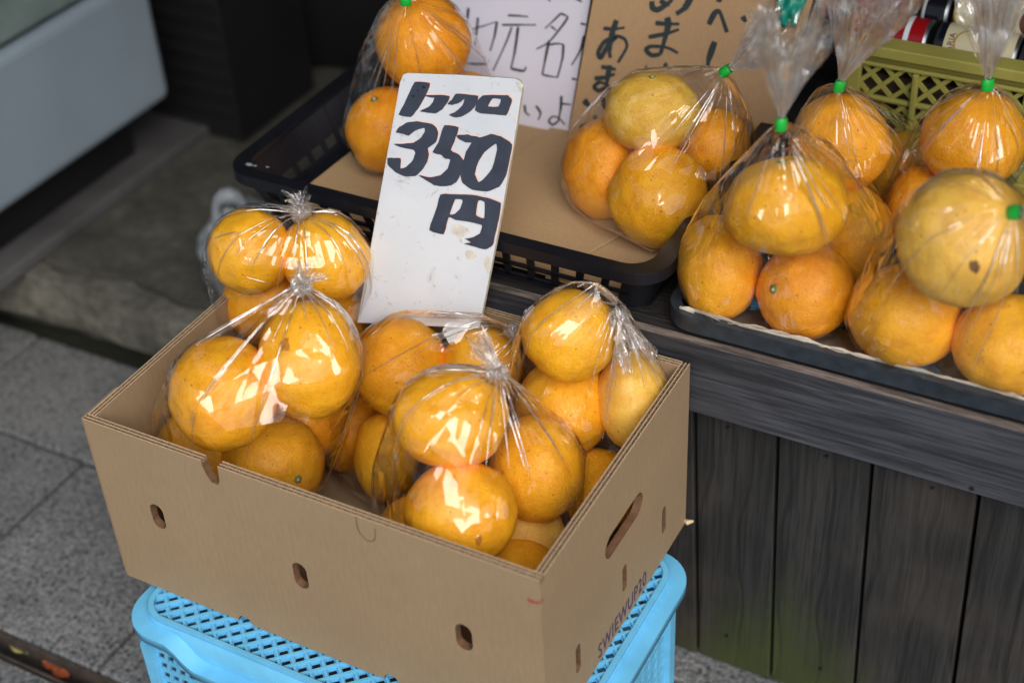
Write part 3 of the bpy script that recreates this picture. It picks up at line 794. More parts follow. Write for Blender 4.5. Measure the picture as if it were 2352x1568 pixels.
lo = [(KX0 + BI + .008, KY0 + BI + .008), (KX1 - BI - .008, KY0 + BI + .008), (KX1 - BI - .008, KY1 - BI - .008), (KX0 + BI + .008, KY1 - BI - .008)]
hi = [(KX0 + .008, KY0 + .008), (KX1 - .008, KY0 + .008), (KX1 - .008, KY1 - .008), (KX0 + .008, KY1 - .008)]
for k in range(4):
    a, c = k, (k + 1) % 4
    ins = .018
    def sh(p, q, s_): d = (Vector(q) - Vector(p)).normalized(); return Vector(p) + d * s_
    pa, pc = sh(lo[a], lo[c], ins), sh(lo[c], lo[a], ins); qa, qc = sh(hi[a], hi[c], ins), sh(hi[c], hi[a], ins)
    basket_side((*pa, KZ0), (*pc, KZ0), (*qa, KZ1 - .004), (*qc, KZ1 - .004), "side_panel", ((0, .14), (.34, 1.0)) if k == 3 else ((0, .14), (.34, .44), (.66, 1.0)))
# rounded corners
for k in range(4):
    b = MB()
    cx = (lo[k][0], hi[k][0]); cy = (lo[k][1], hi[k][1])
    sx = 1 if k in (0, 3) else -1; sy = 1 if k in (0, 1) else -1
    for j in range(8):
        a0, a1 = PI / 2 * j / 8, PI / 2 * (j + 1) / 8
        r_ = .018; vs = []
        for (z, l_) in ((KZ0, 0), (KZ1 - .004, 1)):
            for a in (a0, a1):
                for rr_ in (r_, r_ - .0022):
                    ox = (lo, hi)[l_][k][0] + sx * (r_ - rr_ * math.cos(a)); oy = (lo, hi)[l_][k][1] + sy * (r_ - rr_ * math.sin(a))
                    vs.append((ox, oy, z))
        b.add(vs, [(0, 2, 6, 4), (1, 5, 7, 3), (0, 1, 3, 2), (4, 6, 7, 5)])
    b.build("corner", M['black_plastic'], bk)
b = MB(); holes = []
b.plate(rrect(KX0 + BI + .006, KY0 + BI + .006, KX1 - BI - .006, KY1 - BI - .006, .02), [], (0, 0, KZ0 + .003), (1, 0, 0), (0, 1, 0), .003); b.build("base", M['black_plastic'], bk)
# scuffed white patch on the rim corner
b = MB()
for px, py, r_ in ((572, 378, .0042), (586, 381, .0022), (615, 384, .0018)):
    c0 = atz(px, py, KZ1 + .0003); b.add([(c0[0], c0[1], KZ1 + .0005)] + [(c0[0] + r_ * random.uniform(.7, 1.4) * math.cos(a), c0[1] + r_ * random.uniform(.5, .9) * math.sin(a), KZ1 + .0004) for a in np.linspace(0, 2 * PI, 11)[:-1]],
       [(0, i + 1, (i + 1) % 10 + 1) for i in range(10)])
b.build("scuff", M['whitebag'], bk, recalc=False)
# loose cardboard sheets lying in the basket
def sheet(name, pts, z, label, t=.0025):
    b = MB(); c0 = np.mean(np.array(pts), axis=0)
    b.plate(pts, [], (0, 0, z), (1, 0, 0), (0, 1, 0), t)
    o = b.build(name, M['liner_card'], bevel=.0006); tag(o, label, "cardboard", "cardboard sheets lining the black basket"); return o
FZ = KZ0 + .0032
def zq(*pp): return [tuple(atz(x, y, FZ + .004)[:2]) for (x, y) in pp]
sheet("cardboard_sheet", [(-.012, .330), (.205, .330), (.21, .612), (.0, .612)], FZ + .0030, "flat cardboard sheet in the basket under the white price board")
A_ = zq((1250, 562), (1330, 470))
sheet("cardboard_sheet", [(.198, .330), (.302, .330), (.345, .45), (.355, .612), (.175, .612), (.165, .46)], FZ + .0062, "large flat cardboard sheet in the middle of the basket in front of the signs")
sheet("cardboard_sheet", [(.297, .330), (.391, .330), (.391, .612), (.30, .612)], FZ + .0029, "cardboard sheet under the bag of oranges with green tie inside the basket")
BF = FZ + .0068

# ------------------------------------------------------------------ signs
def plane_frame(P0, lean, yaw=0.0):
    """leaning plane: ex to the right, ey up the board, n towards the viewer"""
    ex = np.array([math.cos(yaw), math.sin(yaw), 0.0]); back = np.array([-math.sin(yaw), math.cos(yaw), 0.0])
    ey = back * math.sin(lean) + np.array([0, 0, 1.0]) * math.cos(lean)
    return np.array(P0, float), ex, ey, np.cross(ex, ey)
def to_plane(fr, px, py):
    P0, ex, ey, n_ = fr; p = on(px, py, P0, n_) - P0; return (float(p @ ex), float(p @ ey))

# paper notice
fp = plane_frame((.17, .585, BF), math.radians(24), 0.03)
paper = empty("paper_notice", (.17, .59, BF)); tag(paper, "white paper notice with thin brushed characters leaning behind the price board", "sign")
q = [to_plane(fp, *p) for p in ((985, 287), (1302, 318), (1366, -60), (1000, -60))]
b = MB(); b.plate(q, [], fp[0], fp[1], fp[2], .0012); sheet_o = b.build("paper_sheet", M['paper'], paper)
Z6 = lambda u, v: ((1050 + u * .31888) / 1.02041, (v * .31888) / 1.02041)
def strokes(fr, lst, wpx, name, m_, parent, unit):
    b = MB()
    for i, (s_, k) in enumerate(lst):
        ribbon(b, [to_plane(fr, *Z6(*p)) for p in s_], wpx * k * unit, fr[0], fr[1], fr[2], lift=.0005 + .00004 * (i % 9), seed=i)
    return b.build(name, m_, parent, recalc=False)
U6 = .31888 / 1.02041 * 1.66 / FPX
strokes(fp, [([(152, 60), (142, 150), (126, 245)], 1.2), ([(60, 55), (45, 100)], 1), ([(185, 215), (270, 190), (362, 160)], .6), ([(362, 160), (345, 260), (312, 375)], 1.1),
    ([(222, 130), (212, 240), (200, 335)], 1), ([(165, 470), (230, 472), (285, 470), (300, 445)], .8), ([(60, 440), (100, 465), (165, 470)], .8),
    ([(442, 115), (520, 118), (592, 125)], .8), ([(397, 185), (520, 184), (650, 185)], .8), ([(470, 200), (430, 310), (333, 522)], .9), ([(517, 200), (492, 380), (464, 505)], 1.2), ([(464, 505), (520, 518), (562, 522), (575, 492)], 1.1),
    ([(832, 100), (780, 150), (715, 212)], .8), ([(832, 100), (885, 125)], .8), ([(885, 125), (850, 180), (745, 310), (652, 362)], .9), ([(758, 195), (800, 226)], .8),
    ([(745, 300), (720, 420), (695, 550)], 1.2), ([(750, 330), (800, 322), (850, 328)], .8), ([(850, 328), (842, 430), (806, 570)], 1.1), ([(695, 550), (750, 562), (810, 570)], .8),
    ([(975, 175), (1030, 185)], .8), ([(1000, 265), (975, 370), (910, 480)], 1), ([(910, 580), (955, 586)], .8),
    ([(565, 772), (572, 825), (602, 850)], 1), ([(648, 778), (682, 830), (665, 882)], 1), ([(835, 705), (830, 800), (812, 892)], 1.2), ([(832, 762), (905, 770)], .8),
    ([(812, 892), (772, 918), (742, 892), (768, 858), (815, 868), (860, 918)], .9), ([(735, -20), (752, 12)], 1), ([(935, -15), (985, 16)], 1)], 17, "lettering", M['ink_pale'], sheet_o, U6)

# cardboard notice, slightly in front
fcd = plane_frame((.28, .572, BF), math.radians(24), 0.05)
cdn = empty("cardboard_notice", (.28, .575, BF)); tag(cdn, "brown cardboard notice with thick black brushed characters leaning in the basket", "sign")
q = [to_plane(fcd, *p) for p in ((1303, 322), (1760, 372), (1885, -60), (1373, -60))]
b = MB(); b.plate(q, [], fcd[0], fcd[1], fcd[2], .004, 0, 1); card_o = b.build("card_sheet", [M['sign_card'], M['card_edge']], cdn)
strokes(fcd, [([(1142, 210), (1215, 216), (1300, 205)], .8), ([(1240, 150), (1205, 260), (1188, 380), (1196, 428)], 1.2), ([(1240, 272), (1180, 330), (1125, 425), (1106, 385), (1150, 310), (1240, 268), (1300, 290), (1315, 350), (1250, 462)], 1),
    ([(1128, 492), (1235, 512)], .9), ([(1078, 578), (1160, 570), (1228, 545)], .9), ([(1192, 480), (1175, 570), (1165, 640)], 1.2), ([(1165, 640), (1112, 668), (1075, 640), (1115, 606), (1170, 625), (1212, 668)], .9),
    ([(1000, 738), (1046, 786)], 1.3), ([(1140, 718), (1152, 805)], 1), ([(1080, 848), (1086, 905)], 1), ([(1052, 920), (985, 935), (978, 980), (1002, 1005)], 1),
    ([(1500, 10), (1505, 60), (1545, 74), (1600, 40), (1640, 8), (1650, -20)], 1.2), ([(1560, 5), (1600, 30), (1632, 40)], 1), ([(1790, -20), (1742, 60), (1678, 105)], 1.4),
    ([(1525, 170), (1610, 178), (1702, 178)], .9), ([(1475, 275), (1610, 248), (1700, 218)], .9), ([(1610, 130), (1622, 180), (1592, 300), (1562, 400)], 1.3), ([(1562, 400), (1500, 408), (1456, 368), (1490, 343), (1580, 345), (1640, 362), (1692, 392)], .9),
    ([(1590, 470), (1612, 492)], 1), ([(1450, 494), (1462, 500)], 1), ([(1918, 182), (1962, 98), (2000, 95), (2052, 240)], 1.2), ([(1962, 308), (1920, 430), (1908, 492)], 1.3), ([(1985, -10), (2012, 12)], 1.2), ([(2165, 122), (2192, 162)], 1.1)],
    32, "lettering", M['ink_pale'], card_o, U6)

# white price board
fs_ = plane_frame((.145, .2865, .500), math.atan(.35), 0.0)
pb = empty("price_board", (.20, .252, .402)); tag(pb, "white wooden price board reading 350 leaning on the black basket", "sign")
cor = [(833, 738), (818, 742), (820, 735), (918, 185), (926, 170), (940, 168), (1180, 181), (1196, 187), (1200, 203), (1100, 752)]
cor = [(820, 741), (1100, 754), (1150, 500), (1186, 290), (1199, 205), (1194, 186), (1180, 180), (1050, 172), (936, 168), (925, 172), (918, 190), (868, 470)]
q = [to_plane(fs_, *p) for p in cor]
b = MB(); b.plate(q, [], fs_[0], fs_[1], fs_[2], .0045, 0, 1); board = b.build("board", [M['board'], M['board_edge']], pb, bevel=.0006)
Z4 = lambda u, v: ((850 + u * .28694) / 1.02041, (150 + v * .28694) / 1.02041)
GL = [([(430, 148), (553, 158), (525, 245), (500, 292), (458, 362), (400, 433), (298, 415), (360, 290)], []),
    ([(505, 258), (560, 255), (640, 252), (712, 264), (702, 305), (655, 370), (602, 403), (535, 398), (470, 386), (540, 352), (575, 312), (588, 276), (545, 272)], []),
    ([(765, 243), (850, 247), (947, 262), (930, 330), (880, 392), (805, 432), (755, 436), (708, 415), (770, 385), (815, 340), (836, 284), (795, 315), (735, 335), (693, 328), (730, 290)], []),
    ([(985, 258), (1090, 252), (1190, 258), (1224, 295), (1200, 370), (1175, 420), (1080, 412), (960, 400), (920, 375), (940, 300)], [[(1065, 283), (1132, 288), (1112, 347), (1027, 346)]]),
    ([(275, 560), (300, 515), (370, 478), (450, 469), (560, 487), (605, 520), (620, 570), (600, 640), (537, 690), (545, 740), (530, 800), (485, 872), (432, 915), (350, 918), (270, 882), (210, 825), (205, 770), (260, 766), (314, 772), (312, 852), (360, 838), (410, 790), (432, 730), (420, 700), (330, 684), (256, 655), (330, 652), (420, 640), (480, 600), (510, 550), (505, 522), (440, 540), (380, 583), (330, 570)], []),
    ([(670, 500), (787, 518), (765, 600), (725, 705), (790, 738), (826, 790), (815, 870), (780, 950), (730, 988), (660, 1000), (590, 988), (520, 948), (463, 908), (560, 926), (640, 905), (700, 850), (716, 780), (680, 772), (635, 738), (574, 722), (620, 640)], []),
    ([(775, 582), (860, 575), (960, 598), (1050, 573), (1130, 590), (1224, 655), (1205, 780), (1175, 910), (1120, 1000), (1020, 1041), (900, 1028), (820, 970), (800, 900), (830, 780), (850, 710), (893, 643), (845, 640), (778, 604)], [[(1090, 648), (1101, 700), (1062, 850), (990, 940), (950, 964), (920, 900), (940, 820), (1000, 720)]]),
    ([(640, 1065), (760, 1062), (900, 1068), (1020, 1090), (1132, 1135), (1115, 1260), (1085, 1400), (1065, 1480), (1005, 1513), (930, 1495), (834, 1466), (888, 1455), (840, 1425), (910, 1415), (960, 1380), (978, 1315), (850, 1284), (760, 1272), (708, 1250), (688, 1310), (662, 1390), (548, 1355), (600, 1200)],
     [[(757, 1106), (820, 1108), (800, 1180), (755, 1222), (716, 1226)], [(948, 1115), (1000, 1128), (995, 1258), (928, 1230)]])]
def subdiv(l, jit, rr):
    out = []
    for i in range(len(l)):
        p0, p1, p2, p3 = (np.array(l[(i + k) % len(l)], float) for k in (-1, 0, 1, 2))
        for t_ in (0, .34, .67):
            m1 = (p2 - p0) * .22; m2 = (p3 - p1) * .22
            q_ = p1 * (2 * t_**3 - 3 * t_**2 + 1) + m1 * (t_**3 - 2 * t_**2 + t_) + p2 * (-2 * t_**3 + 3 * t_**2) + m2 * (t_**3 - t_**2)
            out.append(tuple(q_ + rr.normal(0, jit, 2)))
    return out
rr = np.random.default_rng(5)
gb, gp = MB(), MB()
for i, (ol, hl) in enumerate(GL):
    so = subdiv(ol, 1.2, rr); sh_ = [subdiv(h_, 1.0, rr) for h_ in hl]
    f_ = lambda l, dx=0, dy=0: [to_plane(fs_, *Z4(u + dx, v + dy)) for (u, v) in l]
    for MBx, lift, (dx, dy) in ((gp, .0003 + i * 3e-5, (11, -9)), (gb, .0007 + i * 3e-5, (0, 0))):
        o_, h_ = f_(so, dx, dy), [f_(l, dx, dy) for l in sh_]
        if sum(o_[k][0] * o_[(k + 1) % len(o_)][1] - o_[(k + 1) % len(o_)][0] * o_[k][1] for k in range(len(o_))) < 0: o_ = o_[::-1]; h_ = [l[::-1] for l in h_]
        MBx.plate(o_, h_, Vector(fs_[0]) + Vector(fs_[3]) * lift, fs_[1], fs_[2], .0002)
gp.build("lettering_shadow", M['pink'], board, recalc=False); gb.build("lettering", M['ink'], board, recalc=False)
# nail holes and rust stains on the board
b = MB()
for (u, v, r_) in ((505, 190, 8), (418, 262, 7), (455, 218, 5)):
    c0 = to_plane(fs_, *Z4(u, v)); cc = Vector(fs_[0]) + Vector(fs_[1]) * c0[0] + Vector(fs_[2]) * c0[1] + Vector(fs_[3]) * .0011
    R_ = r_ * .28694 * 1.5 / FPX
    vs = [cc] + [cc + (Vector(fs_[1]) * math.cos(a) * 1.6 + Vector(fs_[2]) * math.sin(a)) * R_ for a in np.linspace(0, 2 * PI, 9)[:-1]]
    b.add(vs, [(0, k + 1, (k + 1) % 8 + 1) for k in range(8)])
b.build("nail_holes", M['black_plastic'], board, recalc=False)
M['stain'] = plain("rust_stain", lin(210, 207, 196), 0.7, 0.2, 160)
for pts in ([(725, 1340), (745, 1315), (790, 1312), (850, 1335), (880, 1370), (840, 1395), (800, 1420), (820, 1465), (790, 1450), (765, 1400), (730, 1385)],
            [(838, 1540), (850, 1522), (905, 1530), (935, 1568), (880, 1600), (850, 1580)], [(985, 1600), (1040, 1560), (1055, 1650), (1030, 1720), (1010, 1680)], [(1250, 150), (1290, 140), (1312, 175), (1305, 225), (1280, 230), (1270, 190)], [(1232, 440), (1250, 430), (1246, 480), (1238, 470)]):
    b = MB(); so = subdiv(pts, 3, rr); o_ = [to_plane(fs_, *Z4(*p)) for p in so]
    if sum(o_[k][0] * o_[(k + 1) % len(o_)][1] - o_[(k + 1) % len(o_)][0] * o_[k][1] for k in range(len(o_))) < 0: o_ = o_[::-1]
    b.plate(o_, [], Vector(fs_[0]) + Vector(fs_[3]) * .00025, fs_[1], fs_[2], .0001)
    b.build("stain", M['stain'], board, recalc=False)

# ------------------------------------------------------------------ slate tray with newspaper
TX0, TX1, TY0, TY1, TZ0, TZ1 = .4275, .905, .3030, .612, CT + .001, .4670
tr = empty("slate_tray", (.68, .46, CT)); tag(tr, "shallow slate black plastic tray of bagged oranges on the counter edge", "tray")
b = MB()
oo = rrect(TX0, TY0, TX1, TY1, .03, 10); ii = rrect(TX0 + .009, TY0 + .009, TX1 - .009, TY1 - .009, .024, 10)
b.plate(oo, [list(reversed(ii))], (0, 0, TZ1), (1, 0, 0), (0, 1, 0), .0165); b.build("rim", M['tray_plastic'], tr, bevel=.0042, seg=4)
b = MB()
so_ = rrect(TX0 + .012, TY0 + .012, TX1 - .012, TY1 - .012, .022, 10); si_ = rrect(TX0 + .0145, TY0 + .0145, TX1 - .0145, TY1 - .0145, .0205, 10)
b.plate(so_, [list(reversed(si_))], (0, 0, TZ1 - .0166), (1, 0, 0), (0, 1, 0), TZ1 - .0166 - TZ0)
b.plate(si_, [], (0, 0, TZ0 + .003), (1, 0, 0), (0, 1, 0), .003); b.build("tray_body", M['tray_plastic'], tr)
# folded newspaper lining with a ragged upright edge
b = MB(); nx = 150
for lay in range(3):
    vs = []; ph = lay * 1.7
    for i in range(nx + 1):
        x = TX0 + .016 + (TX1 - TX0 - .032) * i / nx
        jz = .0016 * math.sin(i * .21 + ph) + .0012 * math.sin(i * .53 + ph * 2) + random.uniform(-.0004, .0004)
        jy = .0012 * math.sin(i * .17 + ph) + .0012 * lay
        zt = TZ1 + .0035 - lay * .0014 + jz
        vs += [(x, TY0 + .062, TZ0 + .0045 + lay * .0005), (x, TY0 + .016 + lay * .0006, TZ0 + .005 + lay * .0005), (x, TY0 + .0095 + jy, TZ1 - .003), (x, TY0 + .0055 + jy, zt)]
    b.add(vs, [(i * 4 + j, (i + 1) * 4 + j, (i + 1) * 4 + j + 1, i * 4 + j + 1) for i in range(nx) for j in range(3)])
o = b.build("newspaper", M['newsprint'], recalc=False, smooth=True); sm = o.modifiers.new("thick", 'SOLIDIFY'); sm.thickness = .0006
tag(o, "folded newspaper lining with a ragged edge along the slate tray", "newspaper")
TFZ = TZ0 + .0062

# ------------------------------------------------------------------ olive crate and cans behind the tray
gc = empty("olive_crate", (.75, .76, CT)); tag(gc, "olive green lattice plastic crate holding drink cans behind the oranges", "crate")
GY = .662; GX0, GX1 = .478, .96; GZ0, GZ1 = CT + .001, .5815
def gbox(name, *bxs):
    b = MB()
    for (a, c) in bxs: b.box(a, c)
    return b.build(name, M['green_crate'], gc, bevel=.0015)
gbox("top_rim", ((GX0 - .004, GY - .010, GZ1 - .012), (GX1, GY + .0155, GZ1)))
gbox("front_frame", ((GX0, GY, GZ1 - .021), (GX1, GY + .004, GZ1 - .0122)), ((GX0, GY - .003, GZ1 - .026), (GX1, GY + .005, GZ1 - .0212)),
     ((GX0, GY - .002, .5175), (GX1, GY + .004, .5225)), ((GX0, GY - .002, GZ0), (GX1, GY + .004, GZ0 + .012)),
     *[((GX0 + k * .0665, GY - .0045, GZ0), (GX0 + k * .0665 + (.006 if k else .014), GY + .0035, GZ1 - .0263)) for k in range(8)])
b = MB(); P_ = .0235
for (z0, z1) in ((.5227, GZ1 - .0263), (GZ0 + .0122, .5173)):
    H_ = z1 - z0
    for sgn in (1, -1):
        for k in range(-6, 40):
            xa = GX0 + k * P_ + (0 if sgn > 0 else 0); xb = xa + sgn * H_
            u0, u1 = 0.0, 1.0
            xs_ = sorted(((xa, z0), (xb, z1)))
            (x0_, z0_), (x1_, z1_) = xs_
            if x1_ < GX0 + .002 or x0_ > GX1: continue
            if x0_ < GX0: t_ = (GX0 - x0_) / (x1_ - x0_); z0_ += (z1_ - z0_) * t_; x0_ = GX0
            if x1_ > GX1: t_ = (GX1 - x0_) / (x1_ - x0_); z1_ = z0_ + (z1_ - z0_) * t_; x1_ = GX1
            d = Vector((x1_ - x0_, 0, z1_ - z0_)); L_ = d.length
            if L_ < .004: continue
            d.normalize(); nn = Vector((-d.z, 0, d.x)) * .0022; o_ = Vector((x0_, 0, z0_)); yy = GY + (.0004 if sgn > 0 else .0009)
            vs = [o_ + nn * s_ + d * t_ + Vector((0, yv, 0)) for yv in (yy, yy + .0028) for (s_, t_) in ((-1, 0), (1, 0), (1, L_), (-1, L_))]
            b.add(vs, [(0, 1, 2, 3), (7, 6, 5, 4), (0, 4, 5, 1), (1, 5, 6, 2), (2, 6, 7, 3), (3, 7, 4, 0)])
b.build("lattice", M['green_crate'], gc)
gbox("solid_panel", ((.652, GY + .0042, GZ0), (GX1, GY + .007, GZ1 - .013)))
gbox("side_panel", ((GX0, GY + .016, GZ0), (GX0 + .004, GY + .28, GZ1 - .004)))
gbox("back_panel", ((GX0 + .0045, GY + .27, GZ0), (GX1, GY + .275, GZ1 - .004)))
gbox("crate_base", ((GX0 + .0045, GY + .016, GZ0), (GX1, GY + .2695, GZ0 + .006)))
b = MB(); b.box((GX0 + .006, GY + .018, GZ0 + .0065), (GX1 - .01, GY + .266, .5385)); ob = b.build("brown_carton", plain("brown_carton", lin(70, 54, 46), .85, .2, 20))
tag(ob, "dark brown carton inside the olive crate under the drink cans", "carton")

def can(x0, y, z, L_, R_, m_body, label, bands=(), ring=True, lid=None, grp="drink cans lying in the olive crate"):
    t = empty("drink_can", (x0 + L_ / 2, y, z - R_)); tag(t, label, "can", grp)
    def lathe(prof, name, m_, par=None):
        n_ = 32; b = MB()
        vs = [(x, y + r * math.cos(a), z + r * math.sin(a)) for (x, r) in prof for a in np.linspace(0, 2 * PI, n_ + 1)[:-1]]
        b.add(vs, [(i * n_ + k, i * n_ + (k + 1) % n_, (i + 1) * n_ + (k + 1) % n_, (i + 1) * n_ + k) for i in range(len(prof) - 1) for k in range(n_)])
        return b.build(name, m_, par or t, smooth=True)
    bo = lathe([(x0 + .004, R_), (x0 + L_ - .004, R_)], "can_body", m_body)
    lathe([(x0 + .0045, 0), (x0 + .0045, R_ * .8), (x0 + .001, R_ * .84), (x0, R_ * .9), (x0 + .001, R_ * .96), (x0 + .004, R_)], "can_end", lid or M['can_metal'])
    lathe([(x0 + L_ - .004, R_), (x0 + L_ - .001, R_ * .96), (x0 + L_, R_ * .9), (x0 + L_ - .001, R_ * .84), (x0 + L_ - .0045, R_ * .8), (x0 + L_ - .0045, 0)], "can_end", M['can_metal'])
    for (xa, w_, m_) in bands: lathe([(x0 + xa, R_ + .0003), (x0 + xa + w_, R_ + .0003)], "printed_band", m_, bo)
    return bo
RZ = .602
def arc_text(t, txt, size, xpos, y, z, R_, a0, m_, name="lettering", flip=1, sh=.0005):
    """text running round the can; letters stand along the can axis"""
    cu = bpy.data.curves.new("txt", 'FONT'); cu.body = txt; cu.size = size; cu.resolution_u = 3
    to = bpy.data.objects.new("txt", cu); COL.objects.link(to); bpy.context.view_layer.update()
    me = bpy.data.meshes.new_from_object(to.evaluated_get(bpy.context.evaluated_depsgraph_get())); bpy.data.objects.remove(to)
    bm = bmesh.new(); bm.from_mesh(me); bmesh.ops.triangulate(bm, faces=bm.faces); bmesh.ops.subdivide_edges(bm, edges=bm.edges, cuts=1); bm.to_mesh(me); bm.free()
    b = MB(); vs = []
    for v in me.vertices:
        a = a0 + v.co.x / R_
        vs.append((xpos - v.co.y, y - (R_ + sh) * math.cos(a), z + (R_ + sh) * math.sin(a)))
    b.add(vs, [tuple(p.vertices) for p in me.polygons]); b.build(name, m_, t, recalc=False)
def arc_ring(t, xpos, r_, w_, y, z, R_, a0, m_, name="printed_ring"):
    b = MB(); vs = []; n_ = 40
    for a in np.linspace(0, 2 * PI, n_ + 1)[:-1]:
        for rr_ in (r_ - w_, r_ + w_):
            u, v_ = rr_ * math.cos(a), rr_ * math.sin(a); th = a0 + v_ / R_
            vs.append((xpos + u, y - (R_ + .0004) * math.cos(th), z + (R_ + .0004) * math.sin(th)))
    b.add(vs, [(i * 2, i * 2 + 1, ((i + 1) % n_) * 2 + 1, ((i + 1) % n_) * 2) for i in range(n_)]); b.build(name, m_, t, recalc=False)
Y1, Z1, R1 = .706, .5655, .0262
can(.452, Y1, Z1, .096, R1, M['can_red'], "bright red can with a pale band lying in the front row of the olive crate", bands=((.072, .005, M['lid_white']),))
t = can(.5545, Y1, Z1, .082, R1, M['can_cream'], "cream can with black end cap lying in the front row of the olive crate", bands=((.004, .006, M['can_black']),))
arc_text(t, "ARIA", .009, .5745, Y1, Z1, R1, .35, M['can_brown']); arc_ring(t, .592, .017, .0008, Y1, Z1, R1, .75, M['can_gold'])
t = can(.6385, Y1, Z1, .10, R1, M['can_black'], "black can with white characters lying at the front right of the olive crate")
b = MB()
def cjk(b, lst, x0_, a0, s_, y, z, R_):
    for st in lst:
        P2 = [(x0_ - (p[1]) * s_, a0 + p[0] * s_ / R_) for p in st]
        vs = []
        for i in range(len(P2)):
            j0, j1 = max(i - 1, 0), min(i + 1, len(P2) - 1)
            d = Vector(((P2[j1][0] - P2[j0][0]), (P2[j1][1] - P2[j0][1]) * R_)).normalized(); nn = Vector((-d.y, d.x)) * s_ * .06
            for sg in (-1, 1):
                a = P2[i][1] + sg * nn.y / R_; vs.append((P2[i][0] + sg * nn.x, y - (R_ + .0005) * math.cos(a), z + (R_ + .0005) * math.sin(a)))
        b.add(vs, [(2 * i, 2 * i + 1, 2 * i + 3, 2 * i + 2) for i in range(len(P2) - 1)])
# hyphen-like long mark, then the two characters for "beverage"
cjk(b, [[(0, .5), (.7, .5)]], .668, .35, .008, Y1, Z1, R1)
cjk(b, [[(.3, 1), (0, .7)], [(.3, 1), (.55, .75)], [(.1, .6), (.1, 0), (.45, .15)], [(.1, .6), (.45, .6), (.45, .35), (.1, .35)], [(.7, 1), (.6, .7)], [(.62, .8), (1, .8), (.95, .65)], [(.8, .7), (.75, .35), (.6, 0)], [(.78, .4), (1, 0)]], .668, .35 + .0075 / R1, .008, Y1, Z1, R1)
cjk(b, [[(.25, 1), (.25, 0)], [(0, .55), (.5, .55)], [(.05, .9), (.12, .68)], [(.45, .9), (.38, .68)], [(.25, .5), (0, .15)], [(.25, .5), (.48, .2)], [(.85, 1), (.85, 0)], [(.55, .35), (1.05, .45)], [(.62, .85), (.72, .75)], [(.6, .62), (.7, .53)]], .668, .35 + .017 / R1, .008, Y1, Z1, R1)
b.build("lettering", M['lid_white'], t, recalc=False)
Y2, Z2 = .759, .578
can(.418, Y2, Z2, .10, R1, M['can_red'], "dark red can lying in the upper row behind the tall film frill")
can(.5280, Y2 - .004, Z2, .028, R1, M['can_black'], "short dark can with a white lid turned to the viewer in the upper row", lid=M['lid_white'])
t = can(.5585, Y2, Z2, .094, R1, M['can_cream'], "cream coffee can with large brown lettering lying in the upper row", bands=((.079, .0035, M['can_gold']),))
arc_text(t, "coffee", .024, .612, Y2, Z2, R1, .0, M['can_brown']); arc_text(t, "me", .017, .594, Y2, Z2, R1, .5, M['ink'], "small_lettering"); arc_ring(t, .580, .019, .0009, Y2, Z2, R1, .55, M['can_gold']); arc_ring(t, .640, .012, .003, Y2, Z2, R1, .6, M['can_brown'])
can(.666, Y2, Z2, .10, R1, M['can_black'], "plain black can lying at the far right of the upper row", bands=((.012, .003, M['can_metal']),))

# teal plastic bunched behind the notice
def blob(name, c, rad, m_, seed, parent=None, amp=.35, freq=2.2, sub=4, smooth=True, label=None, cat=None, group=None):
    from mathutils import noise as mn
    bm = bmesh.new(); bmesh.ops.create_icosphere(bm, subdivisions=sub, radius=1.0)
    for v in bm.verts:
        p = v.co * freq + Vector((seed * 3.7, seed * 1.3, seed * 7.1))
        k = 1 + amp * (mn.noise(p) + .5 * mn.noise(p * 2.3) + .3 * abs(mn.noise(p * 5.1)))
        v.co = Vector((v.co.x * rad[0], v.co.y * rad[1], v.co.z * rad[2])) * k
    me = bpy.data.meshes.new(name); bm.to_mesh(me); bm.free(); me.materials.append(m_)
    if smooth: me.shade_smooth()
    o = bpy.data.objects.new(name, me); COL.objects.link(o); o.location = c; bpy.context.view_layer.update(); adopt(o, parent)
    if label: tag(o, label, cat, group)
    return o
def crumple_sheet(name, grid, m_, label, cat):
    b = MB(); nr, nc = len(grid), len(grid[0])
    b.add([p for r in grid for p in r], [(j * nc + i, j * nc + i + 1, (j + 1) * nc + i + 1, (j + 1) * nc + i) for j in range(nr - 1) for i in range(nc - 1)])
    o = b.build(name, m_, smooth=True, recalc=False); sm = o.modifiers.new("thick", 'SOLIDIFY'); sm.thickness = .0012
    tag(o, label, cat); return o
from mathutils import noise as mnoise
gr = []
nt_ = fcd[3]
for j in range(16):
    v = j / 15; row = []
    for i in range(14):
        u = i / 13
        px = 1790 + 85 * u * (1 - .5 * v) - 6 * v; py = -60 + 122 * v
        q_ = on(px, py, fcd[0] + nt_ * .006, nt_)
        q_ = q_ + nt_ * (.010 * (mnoise.noise(Vector((u * 4, v * 3, 2.2))) + .4 * mnoise.noise(Vector((u * 11, v * 5, 5)))))
        row.append(tuple(q_))
    gr.append(row)
crumple_sheet("teal_bag", gr, M['teal'], "crumpled teal green plastic bag hanging over the cardboard notice", "bag")

